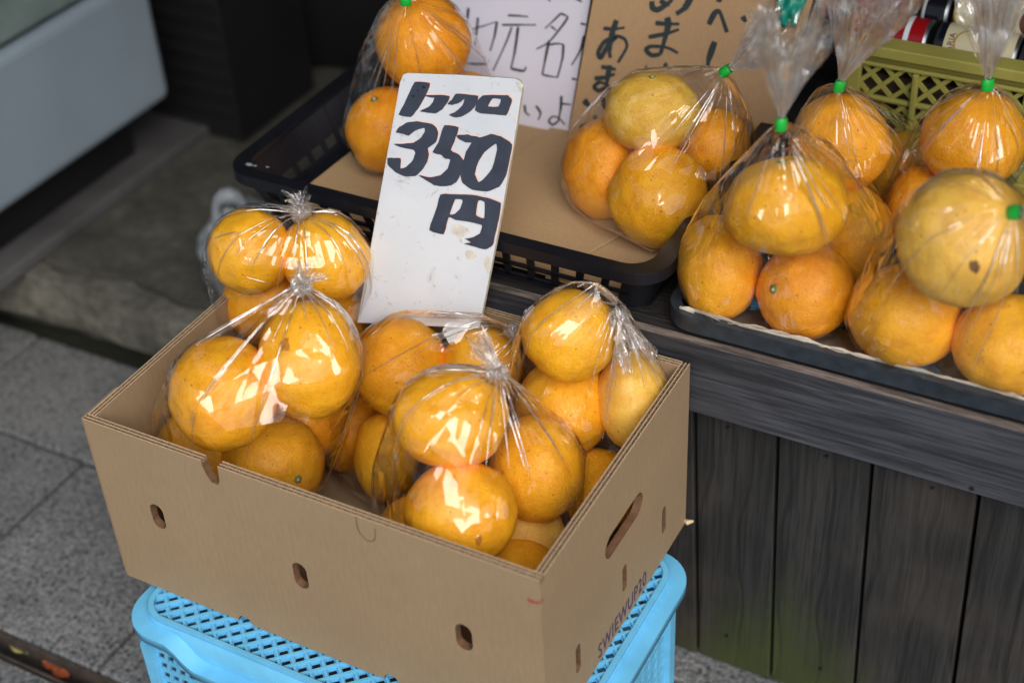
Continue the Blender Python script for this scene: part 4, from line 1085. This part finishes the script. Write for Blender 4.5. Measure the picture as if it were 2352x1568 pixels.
# white plastic bag on the step behind the counter end
wb = empty("white_bag", (-.06, .60, .104)); tag(wb, "crumpled white plastic bag with a red print on the stone step", "bag")
c_ = atz(560, 560, .19)
blob("bag_body", (c_[0], c_[1], .178), (.052, .055, .076), M['whitebag'], 3, wb, .3, 1.9)
c2 = atz(556, 462, .27)
b = MB(); 
for s_ in (-1,):
    pts = [Vector((c2[0] + s_ * .005, c2[1], .225)) + RIGHT * (s_ * .020 * math.sin(a)) + Vector((0, 0, .052 * (1 - math.cos(a)) / 2 * 1.0)) + RIGHT * (s_ * .012) for a in np.linspace(0, 1.9 * PI, 16)]
    b.tube(pts, [.009 + .003 * math.sin(k) for k in range(16)], 8)
b.build("handle", M['whitebag'], wb, smooth=True)
c3 = atz(486, 596, .15)
blob("red_print", (c3[0] + .012, c3[1] + .004, .135), (.016, .018, .016), M['red'], 6, wb, .2)

# leaves in the drain
for i, (px, py, m_, lb) in enumerate(((45, 1492, 'leaf_pale', "small pale yellow leaf lying in the drain slot"), (118, 1530, 'leaf', "curled orange brown leaf lying in the drain slot"), (140, 1548, 'leaf', "dark brown leaf at the lower end of the drain slot"))):
    c0 = atz(px, py, -.016); b = MB(); vs = []
    for k in range(9):
        u = k / 8; w_ = .006 * math.sin(PI * u) ** .7
        x = (u - .5) * .028
        vs += [(c0[0] + x, c0[1] - w_, -.014 + .004 * abs(u - .5)), (c0[0] + x, c0[1], -.017), (c0[0] + x, c0[1] + w_, -.013)]
    b.add(vs, [(k * 3 + j, (k + 1) * 3 + j, (k + 1) * 3 + j + 1, k * 3 + j + 1) for k in range(8) for j in range(2)])
    o = b.build("fallen_leaf", M[m_], recalc=False, smooth=True); tag(o, lb, "leaf", "leaves in the drain")

# ------------------------------------------------------------------ oranges
TINT = dict(o=lin(253, 177, 36), d=lin(253, 168, 32), y=lin(253, 184, 40), p=lin(246, 192, 80), r=lin(251, 158, 30))
FR = {}; TREE = {}; OB = {}
def orange(key, px, py, r, z, label, group, tint='o', rx=None, ry=None, stem=None, ys=None):
    """px,py: centre in the photo (2352 px wide), r: apparent radius there; z: real height of the centre, which fixes where it stands"""
    P_ = atz(px, py, z); D = depth(P_); R_ = (1.085 if key[0] in 'ABCDE' else 1.055) * r * D / FPX
    sx = (rx or r) / r; sy = (ry or r) / r
    sd_ = sum(ord(c) * (i + 3) for i, c in enumerate(key)); r0 = random.Random(sd_)
    ax = Vector(stem).normalized() if stem else Vector((r0.uniform(-1, 1), r0.uniform(-1, 1), -1)).normalized()
    bm = bmesh.new(); bmesh.ops.create_icosphere(bm, subdivisions=5, radius=1.0)
    q = ax.to_track_quat('Z', 'Y').to_matrix(); so_ = Vector((r0.uniform(0, 90), r0.uniform(0, 90), 0))
    for v in bm.verts:
        d = v.co.normalized(); c = d.dot(ax)
        k = 1 + .055 * mnoise.noise(d * 1.2 + so_) + .030 * mnoise.noise(d * 2.6 + so_) + .009 * mnoise.noise(d * 7 + so_)
        k *= 1 - .05 * c * c                                     # flattened at both poles
        g = max(0, c - .9) / .1; k -= .035 * g * g               # dimple
        lat = math.atan2((q.transposed() @ d).y, (q.transposed() @ d).x)
        if c > .6: k -= .010 * ((c - .6) / .4) * (.5 + .5 * math.cos(lat * 9 + sd_)) * (1 - g)
        gg = max(0, -c - .95) / .05; k -= .02 * gg
        v.co = d * k * R_
    co = [v.co for v in bm.verts]
    # scale to the seen outline along the viewer's right and up directions
    for v in bm.verts:
        p = v.co; v.co = Vector((p.x * sx, p.y * sy, p.z))
    me = bpy.data.meshes.new("orange"); bm.to_mesh(me); bm.free(); me.materials.append(M['orange']); me.shade_smooth()
    o = bpy.data.objects.new("orange", me); COL.objects.link(o)
    o.matrix_world = Matrix(((RIGHT.x, UP.x, BACK.x, P_[0]), (RIGHT.y, UP.y, BACK.y, P_[1]), (RIGHT.z, UP.z, BACK.z, P_[2]), (0, 0, 0, 1)))
    t_ = TINT[tint]; k = r0.uniform(.94, 1.05); o.color = (min(1, t_[0] * k), t_[1] * k * r0.uniform(.95, 1.05), t_[2] * k, 1)
    tag(o, label, "orange", group)
    OB[key] = o
    if stem:
        b = MB(); top = ax * R_ * .915; top = Vector((top.x * sx, top.y * sy, top.z)); u = ax.orthogonal().normalized(); v_ = ax.cross(u)
        n_ = 12; vs = []
        for (h, rr_) in ((-.0012, .0042), (.0002, .0040), (.0012, .0030), (.0012, .0016), (.0026, .0012), (.0026, 0.0001)):
            for k2 in range(n_):
                a = 2 * PI * k2 / n_; rq = rr_ * (1 + (.25 if h < .001 and k2 % 2 else 0)); vs.append(top + ax * h + (u * math.cos(a) + v_ * math.sin(a)) * rq)
        b.add(vs, [(i * n_ + k2, i * n_ + (k2 + 1) % n_, (i + 1) * n_ + (k2 + 1) % n_, (i + 1) * n_ + k2) for i in range(5) for k2 in range(n_)])
        me2 = bpy.data.meshes.new("stem"); me2.from_pydata([tuple(v) for v in b.v], [], b.f); me2.materials.append(M['stem']); me2.materials.append(M['stem_heart']); me2.shade_smooth()
        for i, p in enumerate(me2.polygons): p.material_index = 1 if i >= 36 else 0
        so = bpy.data.objects.new("stem", me2); COL.objects.link(so); so.parent = o
    FR[key] = (np.array(P_), R_, sx, sy)
    TREE[key] = (BVHTree.FromPolygons([tuple(v.co) for v in me.vertices], [tuple(p.vertices) for p in me.polygons]), o.matrix_world.copy(), o.matrix_world.inverted())
    return o
g1 = "oranges in the twin-topped bag at the box's back corner"; g2 = "oranges in the bag at the box's front left"; g3 = "oranges in the bag at the middle of the box"
g4 = "oranges in the knotted bag at the box's front right"; g5 = "oranges in the knotted bag at the box's back right"; g6 = "oranges in the bag behind the price board"
g7 = "oranges in the green-tied bag inside the basket"; g8 = "oranges in the green-tied bag at the tray's near corner"; g9 = "oranges in the tray bag behind the corner bag"; g10 = "oranges in the tray bag in front of the olive crate"; g11 = "oranges in the tray bag with the pale fruit"
orange("A1", 575, 578, 90, .475, "left of the two oranges on top of the bag at the box's back left corner", g1, 'o', 88, 93)
orange("A2", 748, 592, 95, .463, "orange on top of its bag just left of the price board's lower edge", g1, 'o', 94, 97)
orange("A3", 613, 692, 92, .398, "orange below the two top ones, half hidden by the white film knot", g1, 'o')
orange("A4", 770, 738, 86, .365, "orange mostly hidden low behind the front left bag's film, left of the price board", g1, 'd')
orange("B1", 513, 905, 119, .443, "large orange resting above the left end of the box's front wall", g2, 'o', 118, 124)
orange("B2", 712, 825, 116, .463, "rough skinned orange directly below the white film knot of the front left bag", g2, 'o', 112, 126)
orange("B3", 690, 955, 100, .318, "shaded orange beneath the rough skinned one in the front left bag", g2, 'd')
orange("B4", 462, 1040, 98, .322, "yellow orange low in the box's left corner behind the front wall", g2, 'y')
orange("B5", 625, 1062, 114, .318, "orange with a green stem button showing beside the notch in the box's front wall", g2, 'o', 114, 104, stem=(.62, -.30, .72))
orange("C1", 920, 845, 106, .382, "big deep orange fruit just below the bottom edge of the price board", g3, 'd', 105, 106)
orange("C2", 1110, 835, 84, .385, "smaller orange under loose film right of the price board's lower corner", g3, 'o', 86, 80)
orange("C3", 812, 985, 95, .262, "dark shaded orange between the front left bag and the yellow one", g3, 'r')
orange("C4", 888, 1048, 84, .292, "small yellow orange low in the middle above the bare box bottom", g3, 'y', 70, 96)
orange("D1", 1035, 960, 115, .452, "top orange of the front right bag, just left of its white knot", g4, 'o', 124, 108)
orange("D2", 1058, 1178, 119, .386, "large orange hanging over the front wall at the middle of the box", g4, 'o', 122, 114)
orange("D3", 1235, 1075, 108, .362, "orange with a big bright reflection below the white knot of the front right bag", g4, 'o', 101, 114)
orange("D4", 1205, 1230, 86, .292, "shaded yellow orange under the big ones near the box's front right corner", g4, 'p')
orange("D5", 1195, 1335, 92, .287, "lowest orange peeping over the front wall at the box's right corner", g4, 'y')
orange("D6", 955, 1225, 84, .268, "small bit of orange showing low behind the front wall left of the front right bag", g4, 'o')
orange("E1", 1310, 770, 100, .462, "topmost orange of the back right bag beside its twisted knot", g5, 'o', 104, 97)
orange("E2", 1298, 930, 104, .374, "orange in the middle of the back right bag below the topmost one", g5, 'o', 104, 106)
orange("E3", 1455, 918, 94, .388, "smooth yellow orange against the box's right wall at the back", g5, 'p', 80, 108)
orange("E4", 1378, 1125, 90, .297, "orange low against the inside of the box's right wall near the hand hole", g5, 'o')
orange("F1", 970, 95, 105, .588, "orange on top of the bag behind the price board", g6, 'd', 105, 106)
orange("F2", 888, 298, 93, BF + .0425, "orange on the basket bottom left of the price board's upper half", g6, 'd', 90, 96, stem=(-.25, .62, .74))
orange("F3", 1060, 260, 92, BF + .043, "orange hidden behind the upper half of the price board", g6, 'd')
orange("G1", 1498, 257, 98, .568, "pale yellow orange with green stem on top of the bag in the basket", g7, 'p', 106, 92, stem=(-.05, .72, .62))
orange("G2", 1385, 388, 98, BF + .0425, "orange at the left of the green-tied bag in the basket", g7, 'd', 88, 108)
orange("G3", 1512, 452, 113, BF + .0465, "large front orange of the green-tied bag in the basket", g7, 'o', 110, 114)
orange("G4", 1635, 335, 85, .500, "rear right orange of the green-tied bag in the basket", g7, 'd')
orange("H1", 1805, 475, 122, .590, "wide orange on top of the tray bag nearest the black basket", g8, 'o', 132, 114, stem=(-.15, .85, .45))
orange("H2", 1652, 615, 106, TFZ + .0420, "orange at the tray's near corner beside the black basket", g8, 'o', 92, 116)
orange("H3", 1850, 665, 107, TFZ + .0415, "orange with a small green stem scar at the tray's front edge", g8, 'd', 108, 106, stem=(-.80, -.02, .6))
orange("H4", 1965, 545, 98, .500, "orange behind the tray bag nearest the basket, half covered by film", g8, 'o', 78, 108)
orange("I1", 1930, 332, 107, .560, "orange under the tallest film frill in the tray", g9, 'd', 106, 112)
orange("I2", 2075, 385, 80, .500, "small yellow orange between the two rear bags in front of the olive crate", g9, 'y')
orange("I3", 1860, 500, 80, .500, "orange hidden low behind the bag nearest the basket", g9, 'd')
orange("J1", 2235, 322, 109, .578, "orange on top of the rear right bag below the cream coffee cans", g10, 'd', 112, 112)
orange("J2", 2135, 480, 98, .505, "orange partly hidden between the rear right bag and the pale fruit", g10, 'd')
orange("K1", 2215, 550, 148, .600, "largest pale yellow orange with a brown scar at the right of the tray", g11, 'p', 145, 152)
orange("K2", 2082, 725, 120, TFZ + .0440, "orange at the front of the tray below the large pale one", g11, 'o', 123, 116)
orange("K3", 2318, 790, 122, TFZ + .0440, "orange at the photo's right edge at the front of the tray", g11, 'y', 122, 112)
# brown scar on the pale fruit
M['peel_patch'] = plain("russet_patch", lin(196, 128, 40), .7, .3, 300)
M['scar'] = plain("peel_scar", lin(112, 78, 44), .8, .3, 300)

def patch(key, px, py, rpx, m_, name, seed):
    tree, mw, mi_ = TREE[key]; rr_ = random.Random(seed); b = MB(); o3 = mi_ @ Vector(CAM); vs = []; n_ = 14
    for (k, f) in [(0, 0)] + [(k, f) for f in (.55, 1) for k in range(n_)]:
        a = 2 * PI * k / n_; r_ = rpx * f * rr_.uniform(.7, 1.3)
        d = (mi_.to_3x3() @ Vector(ray(px + r_ * math.cos(a) * .7, py + r_ * math.sin(a)))).normalized(); h = tree.ray_cast(o3, d)
        vs.append(h[0] + h[1] * .0003)
    fs = [(0, 1 + k, 1 + (k + 1) % n_) for k in range(n_)] + [(1 + k, 1 + n_ + k, 1 + n_ + (k + 1) % n_, 1 + (k + 1) % n_) for k in range(n_)]
    me = bpy.data.meshes.new(name); me.from_pydata([tuple(v) for v in vs], [], fs); me.materials.append(m_)
    o = bpy.data.objects.new(name, me); COL.objects.link(o); o.parent = OB[key]
patch("K1", 2238, 612, 15, M['scar'], "scar", 4)
patch("B2", 655, 790, 16, M['peel_patch'], "rough_patch", 7)
patch("D2", 1100, 1240, 12, M['peel_patch'], "rough_patch", 9)

# ------------------------------------------------------------------ clear film bags
def crease_attr(me, tie, axis):
    a = Vector(axis).normalized(); u = a.orthogonal().normalized(); v_ = a.cross(u)
    at = me.attributes.new("crease", 'FLOAT_VECTOR', 'POINT'); arr = np.zeros((len(me.vertices), 3), dtype=np.float32)
    for i, vt in enumerate(me.vertices):
        d = vt.co - tie; h = d.dot(a); p = d - a * h
        an = math.atan2(p.dot(v_), p.dot(u)); arr[i] = (math.cos(an) * 2.6, math.sin(an) * 2.6, h * 5)
    at.data.foreach_set("vector", arr.ravel())

def bag(key, fruits, tie, label, group, nfac=30, tied=True, frill=None, seed=1, extra=(), pad=1.045, name="film_bag", pleats=True, ncre=30):
    """film stretched over a few fruits and gathered at a tie: hull of fruit surface points and the tie ring"""
    rg = np.random.default_rng(seed); tie = np.array(tie, float)
    cen = np.mean([FR[f][0] for f in fruits], axis=0)
    axis = tie - cen; axis /= np.linalg.norm(axis)
    u = np.cross(axis, [.3, .2, .9]); u /= np.linalg.norm(u); v_ = np.cross(axis, u)
    # support points: fruit skins, the tie, loose corners of film
    sup = []
    for f in fruits:
        vv_ = np.array([tuple(TREE[f][1] @ v.co) for v in OB[f].data.vertices])[::3]; sup.append(vv_)
    small = [tie + (u * math.cos(a) + v_ * math.sin(a)) * .0045 for a in np.linspace(0, 2 * PI, 9)[:-1]] + [np.array(e) for e in extra]
    sup = np.concatenate(sup + [np.array(small)])
    ns = rg.normal(size=(nfac * len(fruits), 3)); ns /= np.linalg.norm(ns, axis=1)[:, None]
    az = rg.uniform(0, 2 * PI, 46); ca = rg.uniform(.05, .75, 46); sa = np.sqrt(1 - ca ** 2)          # long panes running down from the tie
    n2_ = ca[:, None] * axis + sa[:, None] * (np.cos(az)[:, None] * u + np.sin(az)[:, None] * v_)
    ns = np.concatenate([ns, n2_, [axis, -axis, u, -u, v_, -v_]])
    hs = ((sup - cen) @ ns.T).max(axis=0) + .0006 + rg.uniform(0, .0022, len(ns))
    bm0 = bmesh.new(); dv = [bm0.verts.new(n / h) for n, h in zip(ns, hs)]
    ret = bmesh.ops.convex_hull(bm0, input=dv)
    dead = [e for e in set(ret['geom_interior']) | set(ret['geom_unused']) if isinstance(e, bmesh.types.BMVert) and e.is_valid]
    bmesh.ops.delete(bm0, geom=dead, context='VERTS')
    bmesh.ops.recalc_face_normals(bm0, faces=bm0.faces); bm0.faces.index_update(); bm0.normal_update()
    bm = bmesh.new(); fv = []
    for fc in bm0.faces:
        d = fc.normal.dot(fc.verts[0].co); p = fc.normal / d + Vector(cen); fv.append(bm.verts.new(p))
    for vt in bm0.verts:
        n = vt.co.normalized(); a0 = n.orthogonal().normalized(); b0 = n.cross(a0)
        lf = list(vt.link_faces); ct_ = sum((fv[f.index].co for f in lf), Vector()) / len(lf)
        lf.sort(key=lambda f: math.atan2((fv[f.index].co - ct_).dot(b0), (fv[f.index].co - ct_).dot(a0)))
        if len(lf) >= 3:
            try: bm.faces.new([fv[f.index] for f in lf])
            except ValueError: pass
    bm0.free()
    bmesh.ops.remove_doubles(bm, verts=bm.verts, dist=.0004)
    bmesh.ops.dissolve_degenerate(bm, edges=bm.edges, dist=.0003)
    bmesh.ops.recalc_face_normals(bm, faces=bm.faces); bm.normal_update()
    bvh = BVHTree.FromBMesh(bm)
    # facets stay as stretched panes of film; their folds are sharp
    for e in bm.edges: e.smooth = (e.calc_face_angle(0) < math.radians(4))
    bmesh.ops.triangulate(bm, faces=bm.faces)
    lay = bm.edges.layers.int.new("hull")
    for e in bm.edges: e[lay] = 1 if not e.smooth else 2
    bmesh.ops.subdivide_edges(bm, edges=[e for e in bm.edges if e.calc_length() > .012], cuts=2, use_grid_fill=True)
    bm.normal_update()
    so_ = Vector((seed * 1.7, seed * .3, seed * 2.9))
    mv = {}
    for vt in bm.verts:
        p = vt.co
        k = .0007 * mnoise.noise(p * 30 + so_) + .0003 * mnoise.noise(p * 80 + so_)
        mv[vt] = p + vt.normal * k
    for vt, p in mv.items(): vt.co = p
    for it in range(2):
        for f in fruits:
            P_, R_, sx, sy = FR[f]; P_ = Vector(P_); reach = R_ * max(sx, sy) * 1.12; tree, mw, mi_ = TREE[f]
            for vt in bm.verts:
                if (vt.co - P_).length > reach: continue
                hit = tree.find_nearest(mi_ @ vt.co)
                q = mw @ hit[0]; nrm = mw.to_3x3() @ hit[1]; dd = (vt.co - q).dot(nrm)
                if dd < .0008: vt.co = q + nrm * .0009
    for fc in bm.faces: fc.smooth = True
    # pinched folds in the film: thin raised creases running from the tie and between the fruits
    b = MB(); cv = Vector(cen); tv, av = Vector(tie), Vector(axis)
    def onhull(p, lift):
        d = (p - cv).normalized(); hit = bvh.ray_cast(cv, d)
        return (hit[0] + d * lift) if hit[0] is not None else None
    for k in range(ncre if not tied else ncre // 2):
        if k < ncre * .75:
            a = rg.uniform(0, 2 * PI); s0 = rg.uniform(.02, .2); s1 = s0 + rg.uniform(.25, .75)
            far = cv + (Vector(u) * math.cos(a) + Vector(v_) * math.sin(a)) * .10 + av * rg.uniform(-.04, .03)
            A_, B_ = tv.lerp(far, s0), tv.lerp(far, s1)
        else:
            c_ = FR[fruits[rg.integers(len(fruits))]]; d = Vector(rg.normal(size=3)).normalized()
            A_ = Vector(c_[0]) + d * c_[1] * 1.1
            t_ = d.cross(Vector(rg.normal(size=3))).normalized(); B_ = A_ + t_ * rg.uniform(.012, .05)
        n_ = 9; L_ = []
        for i in range(n_):
            q = onhull(A_.lerp(B_, i / (n_ - 1)), .0003)
            if q is not None: L_.append(q)
        if len(L_) < 5: continue
        w_ = rg.uniform(.00025, .0009)
        b.tube(L_, [w_ * math.sin(PI * (i + .4) / (len(L_) - .2)) + .00005 for i in range(len(L_))], 5, caps=False)
    film_vs = [bm.verts.new(p) for p in b.v]
    for f_ in b.f:
        fc = bm.faces.new([film_vs[i] for i in f_]); fc.smooth = True; fc.material_index = 1
    me = bpy.data.meshes.new(name); bm.to_mesh(me); bm.free(); me.materials.append(M['film']); me.materials.append(M['fold'])
    o = bpy.data.objects.new(name, me); COL.objects.link(o)
    crease_attr(me, tv, av)
    tag(o, label, "bag", group)
    # the tie
    fd = Vector(frill[0]).normalized() if frill else av
    if tied:
        b = MB(); n_ = 20; Lt = .0085
        uu = fd.orthogonal().normalized(); vv = fd.cross(uu); vs = []
        for (h, r_) in ((-.002, .0044), (-.0014, .0049), (Lt - .0006, .0047), (Lt, .0043)):
            for i in range(n_):
                a = 2 * PI * i / n_; rr_ = r_ * (1 + .10 * math.sin(2 * a + seed)); vs.append(tv + fd * h + uu * math.cos(a) * rr_ * 1.15 + vv * math.sin(a) * rr_ * .9)
        b.add(vs, [(i * n_ + k, i * n_ + (k + 1) % n_, (i + 1) * n_ + (k + 1) % n_, (i + 1) * n_ + k) for i in range(3) for k in range(n_)])
        tp = b.build("tie_tape", M['tape'], None, smooth=True); tp.parent = o
        top = tv + fd * .0080
    else:
        # knotted twist of film
        b = MB(); n_ = 26
        pts_ = [tv + Vector(u) * .0062 * math.cos(t_) * (1 - .2 * math.sin(t_ * 2)) + Vector(v_) * .0062 * math.sin(t_) + av * (.004 + .0035 * math.sin(1.5 * t_ + seed)) for t_ in np.linspace(0, 4 * PI, 34)]
        b.tube(pts_, [.0042 + .0012 * math.sin(i * 1.3 + seed) for i in range(34)], 8)
        kn = b.build("knot", M['knot'], None, smooth=True); kn.parent = o; crease_attr(kn.data, tv, av)
        # gathered pleats running into the knot
        b = MB()
        for i in range(16 if pleats else 5):
            a = 2 * PI * i / 16 + rg.uniform(-.15, .15); far = cv + (Vector(u) * math.cos(a) + Vector(v_) * math.sin(a)) * .10
            L_ = [q for q in (onhull(tv.lerp(far, s_), .0004) for s_ in np.linspace(.03, rg.uniform(.16, .34), 8)) if q is not None]
            if len(L_) > 4: b.tube(L_, [.0013 * (1 - i2 / len(L_)) ** 1.3 + .0002 for i2 in range(len(L_))], 6, caps=False)
        pl_ = b.build("pleats", M['knot'], None, smooth=True, recalc=False); pl_.parent = o; crease_attr(pl_.data, tv, av)
        top = tv + av * .008
    if frill:
        fdir, L_, flare, lay_n = frill; fd = Vector(fdir).normalized()
        uu = fd.orthogonal().normalized(); vv = fd.cross(uu); b = MB()
        for layer in range(lay_n):
            nu, nv = 120, 20; vs = []; ph = rg.uniform(0, 6); sq = rg.uniform(.5, .8); ra = rg.uniform(0, PI)
            kf = [(int(rg.integers(3, 7)), rg.uniform(0, 6.28), rg.uniform(.2, .4)), (int(rg.integers(7, 12)), rg.uniform(0, 6.28), rg.uniform(.15, .3)), (int(rg.integers(13, 19)), rg.uniform(0, 6.28), rg.uniform(.08, .16))]
            for j in range(nv + 1):
                v = j / nv
                for i in range(nu):
                    a = 2 * PI * i / nu
                    f_ = sum(am * (2 / PI) * math.asin(math.sin(fq * a + p_ + v * .5)) for (fq, p_, am) in kf)
                    Lv = L_ * (1 + .20 * math.sin(a * 2 + ph) + .10 * math.sin(a * 5 + ph * 2) + .05 * math.sin(a * 11 + ph) + .06 * (2 / PI) * math.asin(math.sin(a * 23 + ph))) * (1 - .12 * layer)
                    rad = (.0035 + flare * (v ** 1.15)) * (1 + f_ * min(1, v * 3 + .25)) * (1 - .16 * layer)
                    p = Vector((math.cos(a), math.sin(a) * sq)); p.rotate(Matrix.Rotation(ra, 2))
                    q = top + fd * (Lv * v) + uu * p.x * rad + vv * p.y * rad
                    w3 = Vector((q.x, q.y, q.z * .6)) * 60 + so_
                    q += Vector((mnoise.noise(w3), mnoise.noise(w3 + Vector((9, 3, 1))), mnoise.noise(w3 + Vector((2, 8, 5))))) * .0024 * max(0, v - .1) * 1.5
                    w3 = q * 210
                    q += Vector((mnoise.noise(w3), mnoise.noise(w3 + Vector((9, 3, 1))), mnoise.noise(w3 + Vector((2, 8, 5))))) * .0009 * max(0, v - .2)
                    vs.append(q)
            fs = [(j * nu + i, j * nu + (i + 1) % nu, (j + 1) * nu + (i + 1) % nu, (j + 1) * nu + i) for j in range(nv) for i in range(nu)]
            # tear some of the rim away so that its edge is uneven
            b.add(vs, fs)
        fo = b.build("frill", M['frill'], None, recalc=False); fo.parent = o
        crease_attr(fo.data, tv, fd)
    return o
gb_ = "clear film bags of oranges in the cardboard box"; gt_ = "clear film bags with green tape ties"
def P3(px, py, z): return atz(px, py, z)
bag("A", ["A1", "A2", "A3", "A4"], P3(690, 492, .510), "clear film bag with two oranges on top at the box's back left corner", gb_, tied=False, frill=((.1, -.3, .8), .006, .014, 2), pleats=False, seed=11, extra=[P3(600, 468, .505), P3(770, 486, .505)])
bag("B", ["B1", "B2", "B3", "B4", "B5"], P3(690, 662, .522), "clear knotted film bag at the box's front left end", gb_, tied=False, frill=((.5, .25, .7), .014, .012, 2), seed=12)
bag("C", ["C1", "C2", "C3", "C4"], P3(1178, 768, .428), "clear film bag in mid box, its loose film before the price board", gb_, tied=False, frill=((.8, .3, .5), .016, .012, 2), seed=13, extra=[P3(1000, 716, .47), P3(930, 722, .47), P3(1100, 722, .47)])
bag("D", ["D1", "D2", "D3", "D4", "D5", "D6"], P3(1142, 862, .487), "clear film bag with a white knot at the box's front right corner", gb_, tied=False, frill=((-.8, .3, .55), .030, .010, 2), seed=14)
bag("E", ["E1", "E2", "E3", "E4"], P3(1412, 742, .478), "clear film bag with a thick twisted knot at the box's back right corner", gb_, tied=False, frill=((.5, -.35, -.45), .042, .013, 2), seed=15, extra=[P3(1370, 655, .525)])
bag("F", ["F1", "F2", "F3"], P3(932, 8, .650), "clear film bag of oranges with a green tie behind the price board", gt_, frill=((0, .1, 1), .09, .03, 2), seed=16)
bag("G", ["G1", "G2", "G3", "G4"], P3(1660, 168, .622), "clear green-tied film bag inside the black basket in front of the notices", gt_, frill=((.85, .15, .75), .060, .030, 3), seed=17)
bag("H", ["H1", "H2", "H3", "H4"], P3(1793, 294, .672), "clear green-tied film bag in the tray nearest the black basket", gt_, frill=((-.02, .15, 1), .080, .038, 3), seed=18)
bag("I", ["I1", "I2", "I3"], P3(1926, 205, .628), "clear green-tied film bag with the tallest frill in the tray", gt_, frill=((.20, .12, 1), .112, .045, 3), seed=19)
bag("J", ["J1", "J2"], P3(2268, 203, .640), "clear green-tied film bag at the back of the tray below the coffee cans", gt_, frill=((-.10, .1, 1), .10, .027, 3), seed=20)
bag("K", ["K1", "K2", "K3"], CAM + ray(2322, 488) * (depth(FR["K1"][0]) - .046), "clear green-tied film bag over the large pale orange at the tray's right", gt_, frill=((.85, -.25, .45), .06, .03, 2), seed=21)
print("FRUIT OVERLAPS", [(a, c, round(float(FR[a][1] + FR[c][1] - np.linalg.norm(FR[a][0] - FR[c][0])), 3)) for i, a in enumerate(FR) for c in list(FR)[i + 1:] if FR[a][1] + FR[c][1] - np.linalg.norm(FR[a][0] - FR[c][0]) > .010])
print("OUT", [(a, FR[a][0].round(3), round(FR[a][1], 3)) for a in FR if a[0] in 'ABCDE' and (FR[a][0][0] < .008 + FR[a][1] - .006 or FR[a][0][1] > .29 - FR[a][1] + .006 or FR[a][0][0] > .452 - FR[a][1] + .006 or FR[a][0][1] < .008 + FR[a][1] - .006 or FR[a][0][2] < .227 + FR[a][1] - .006)])
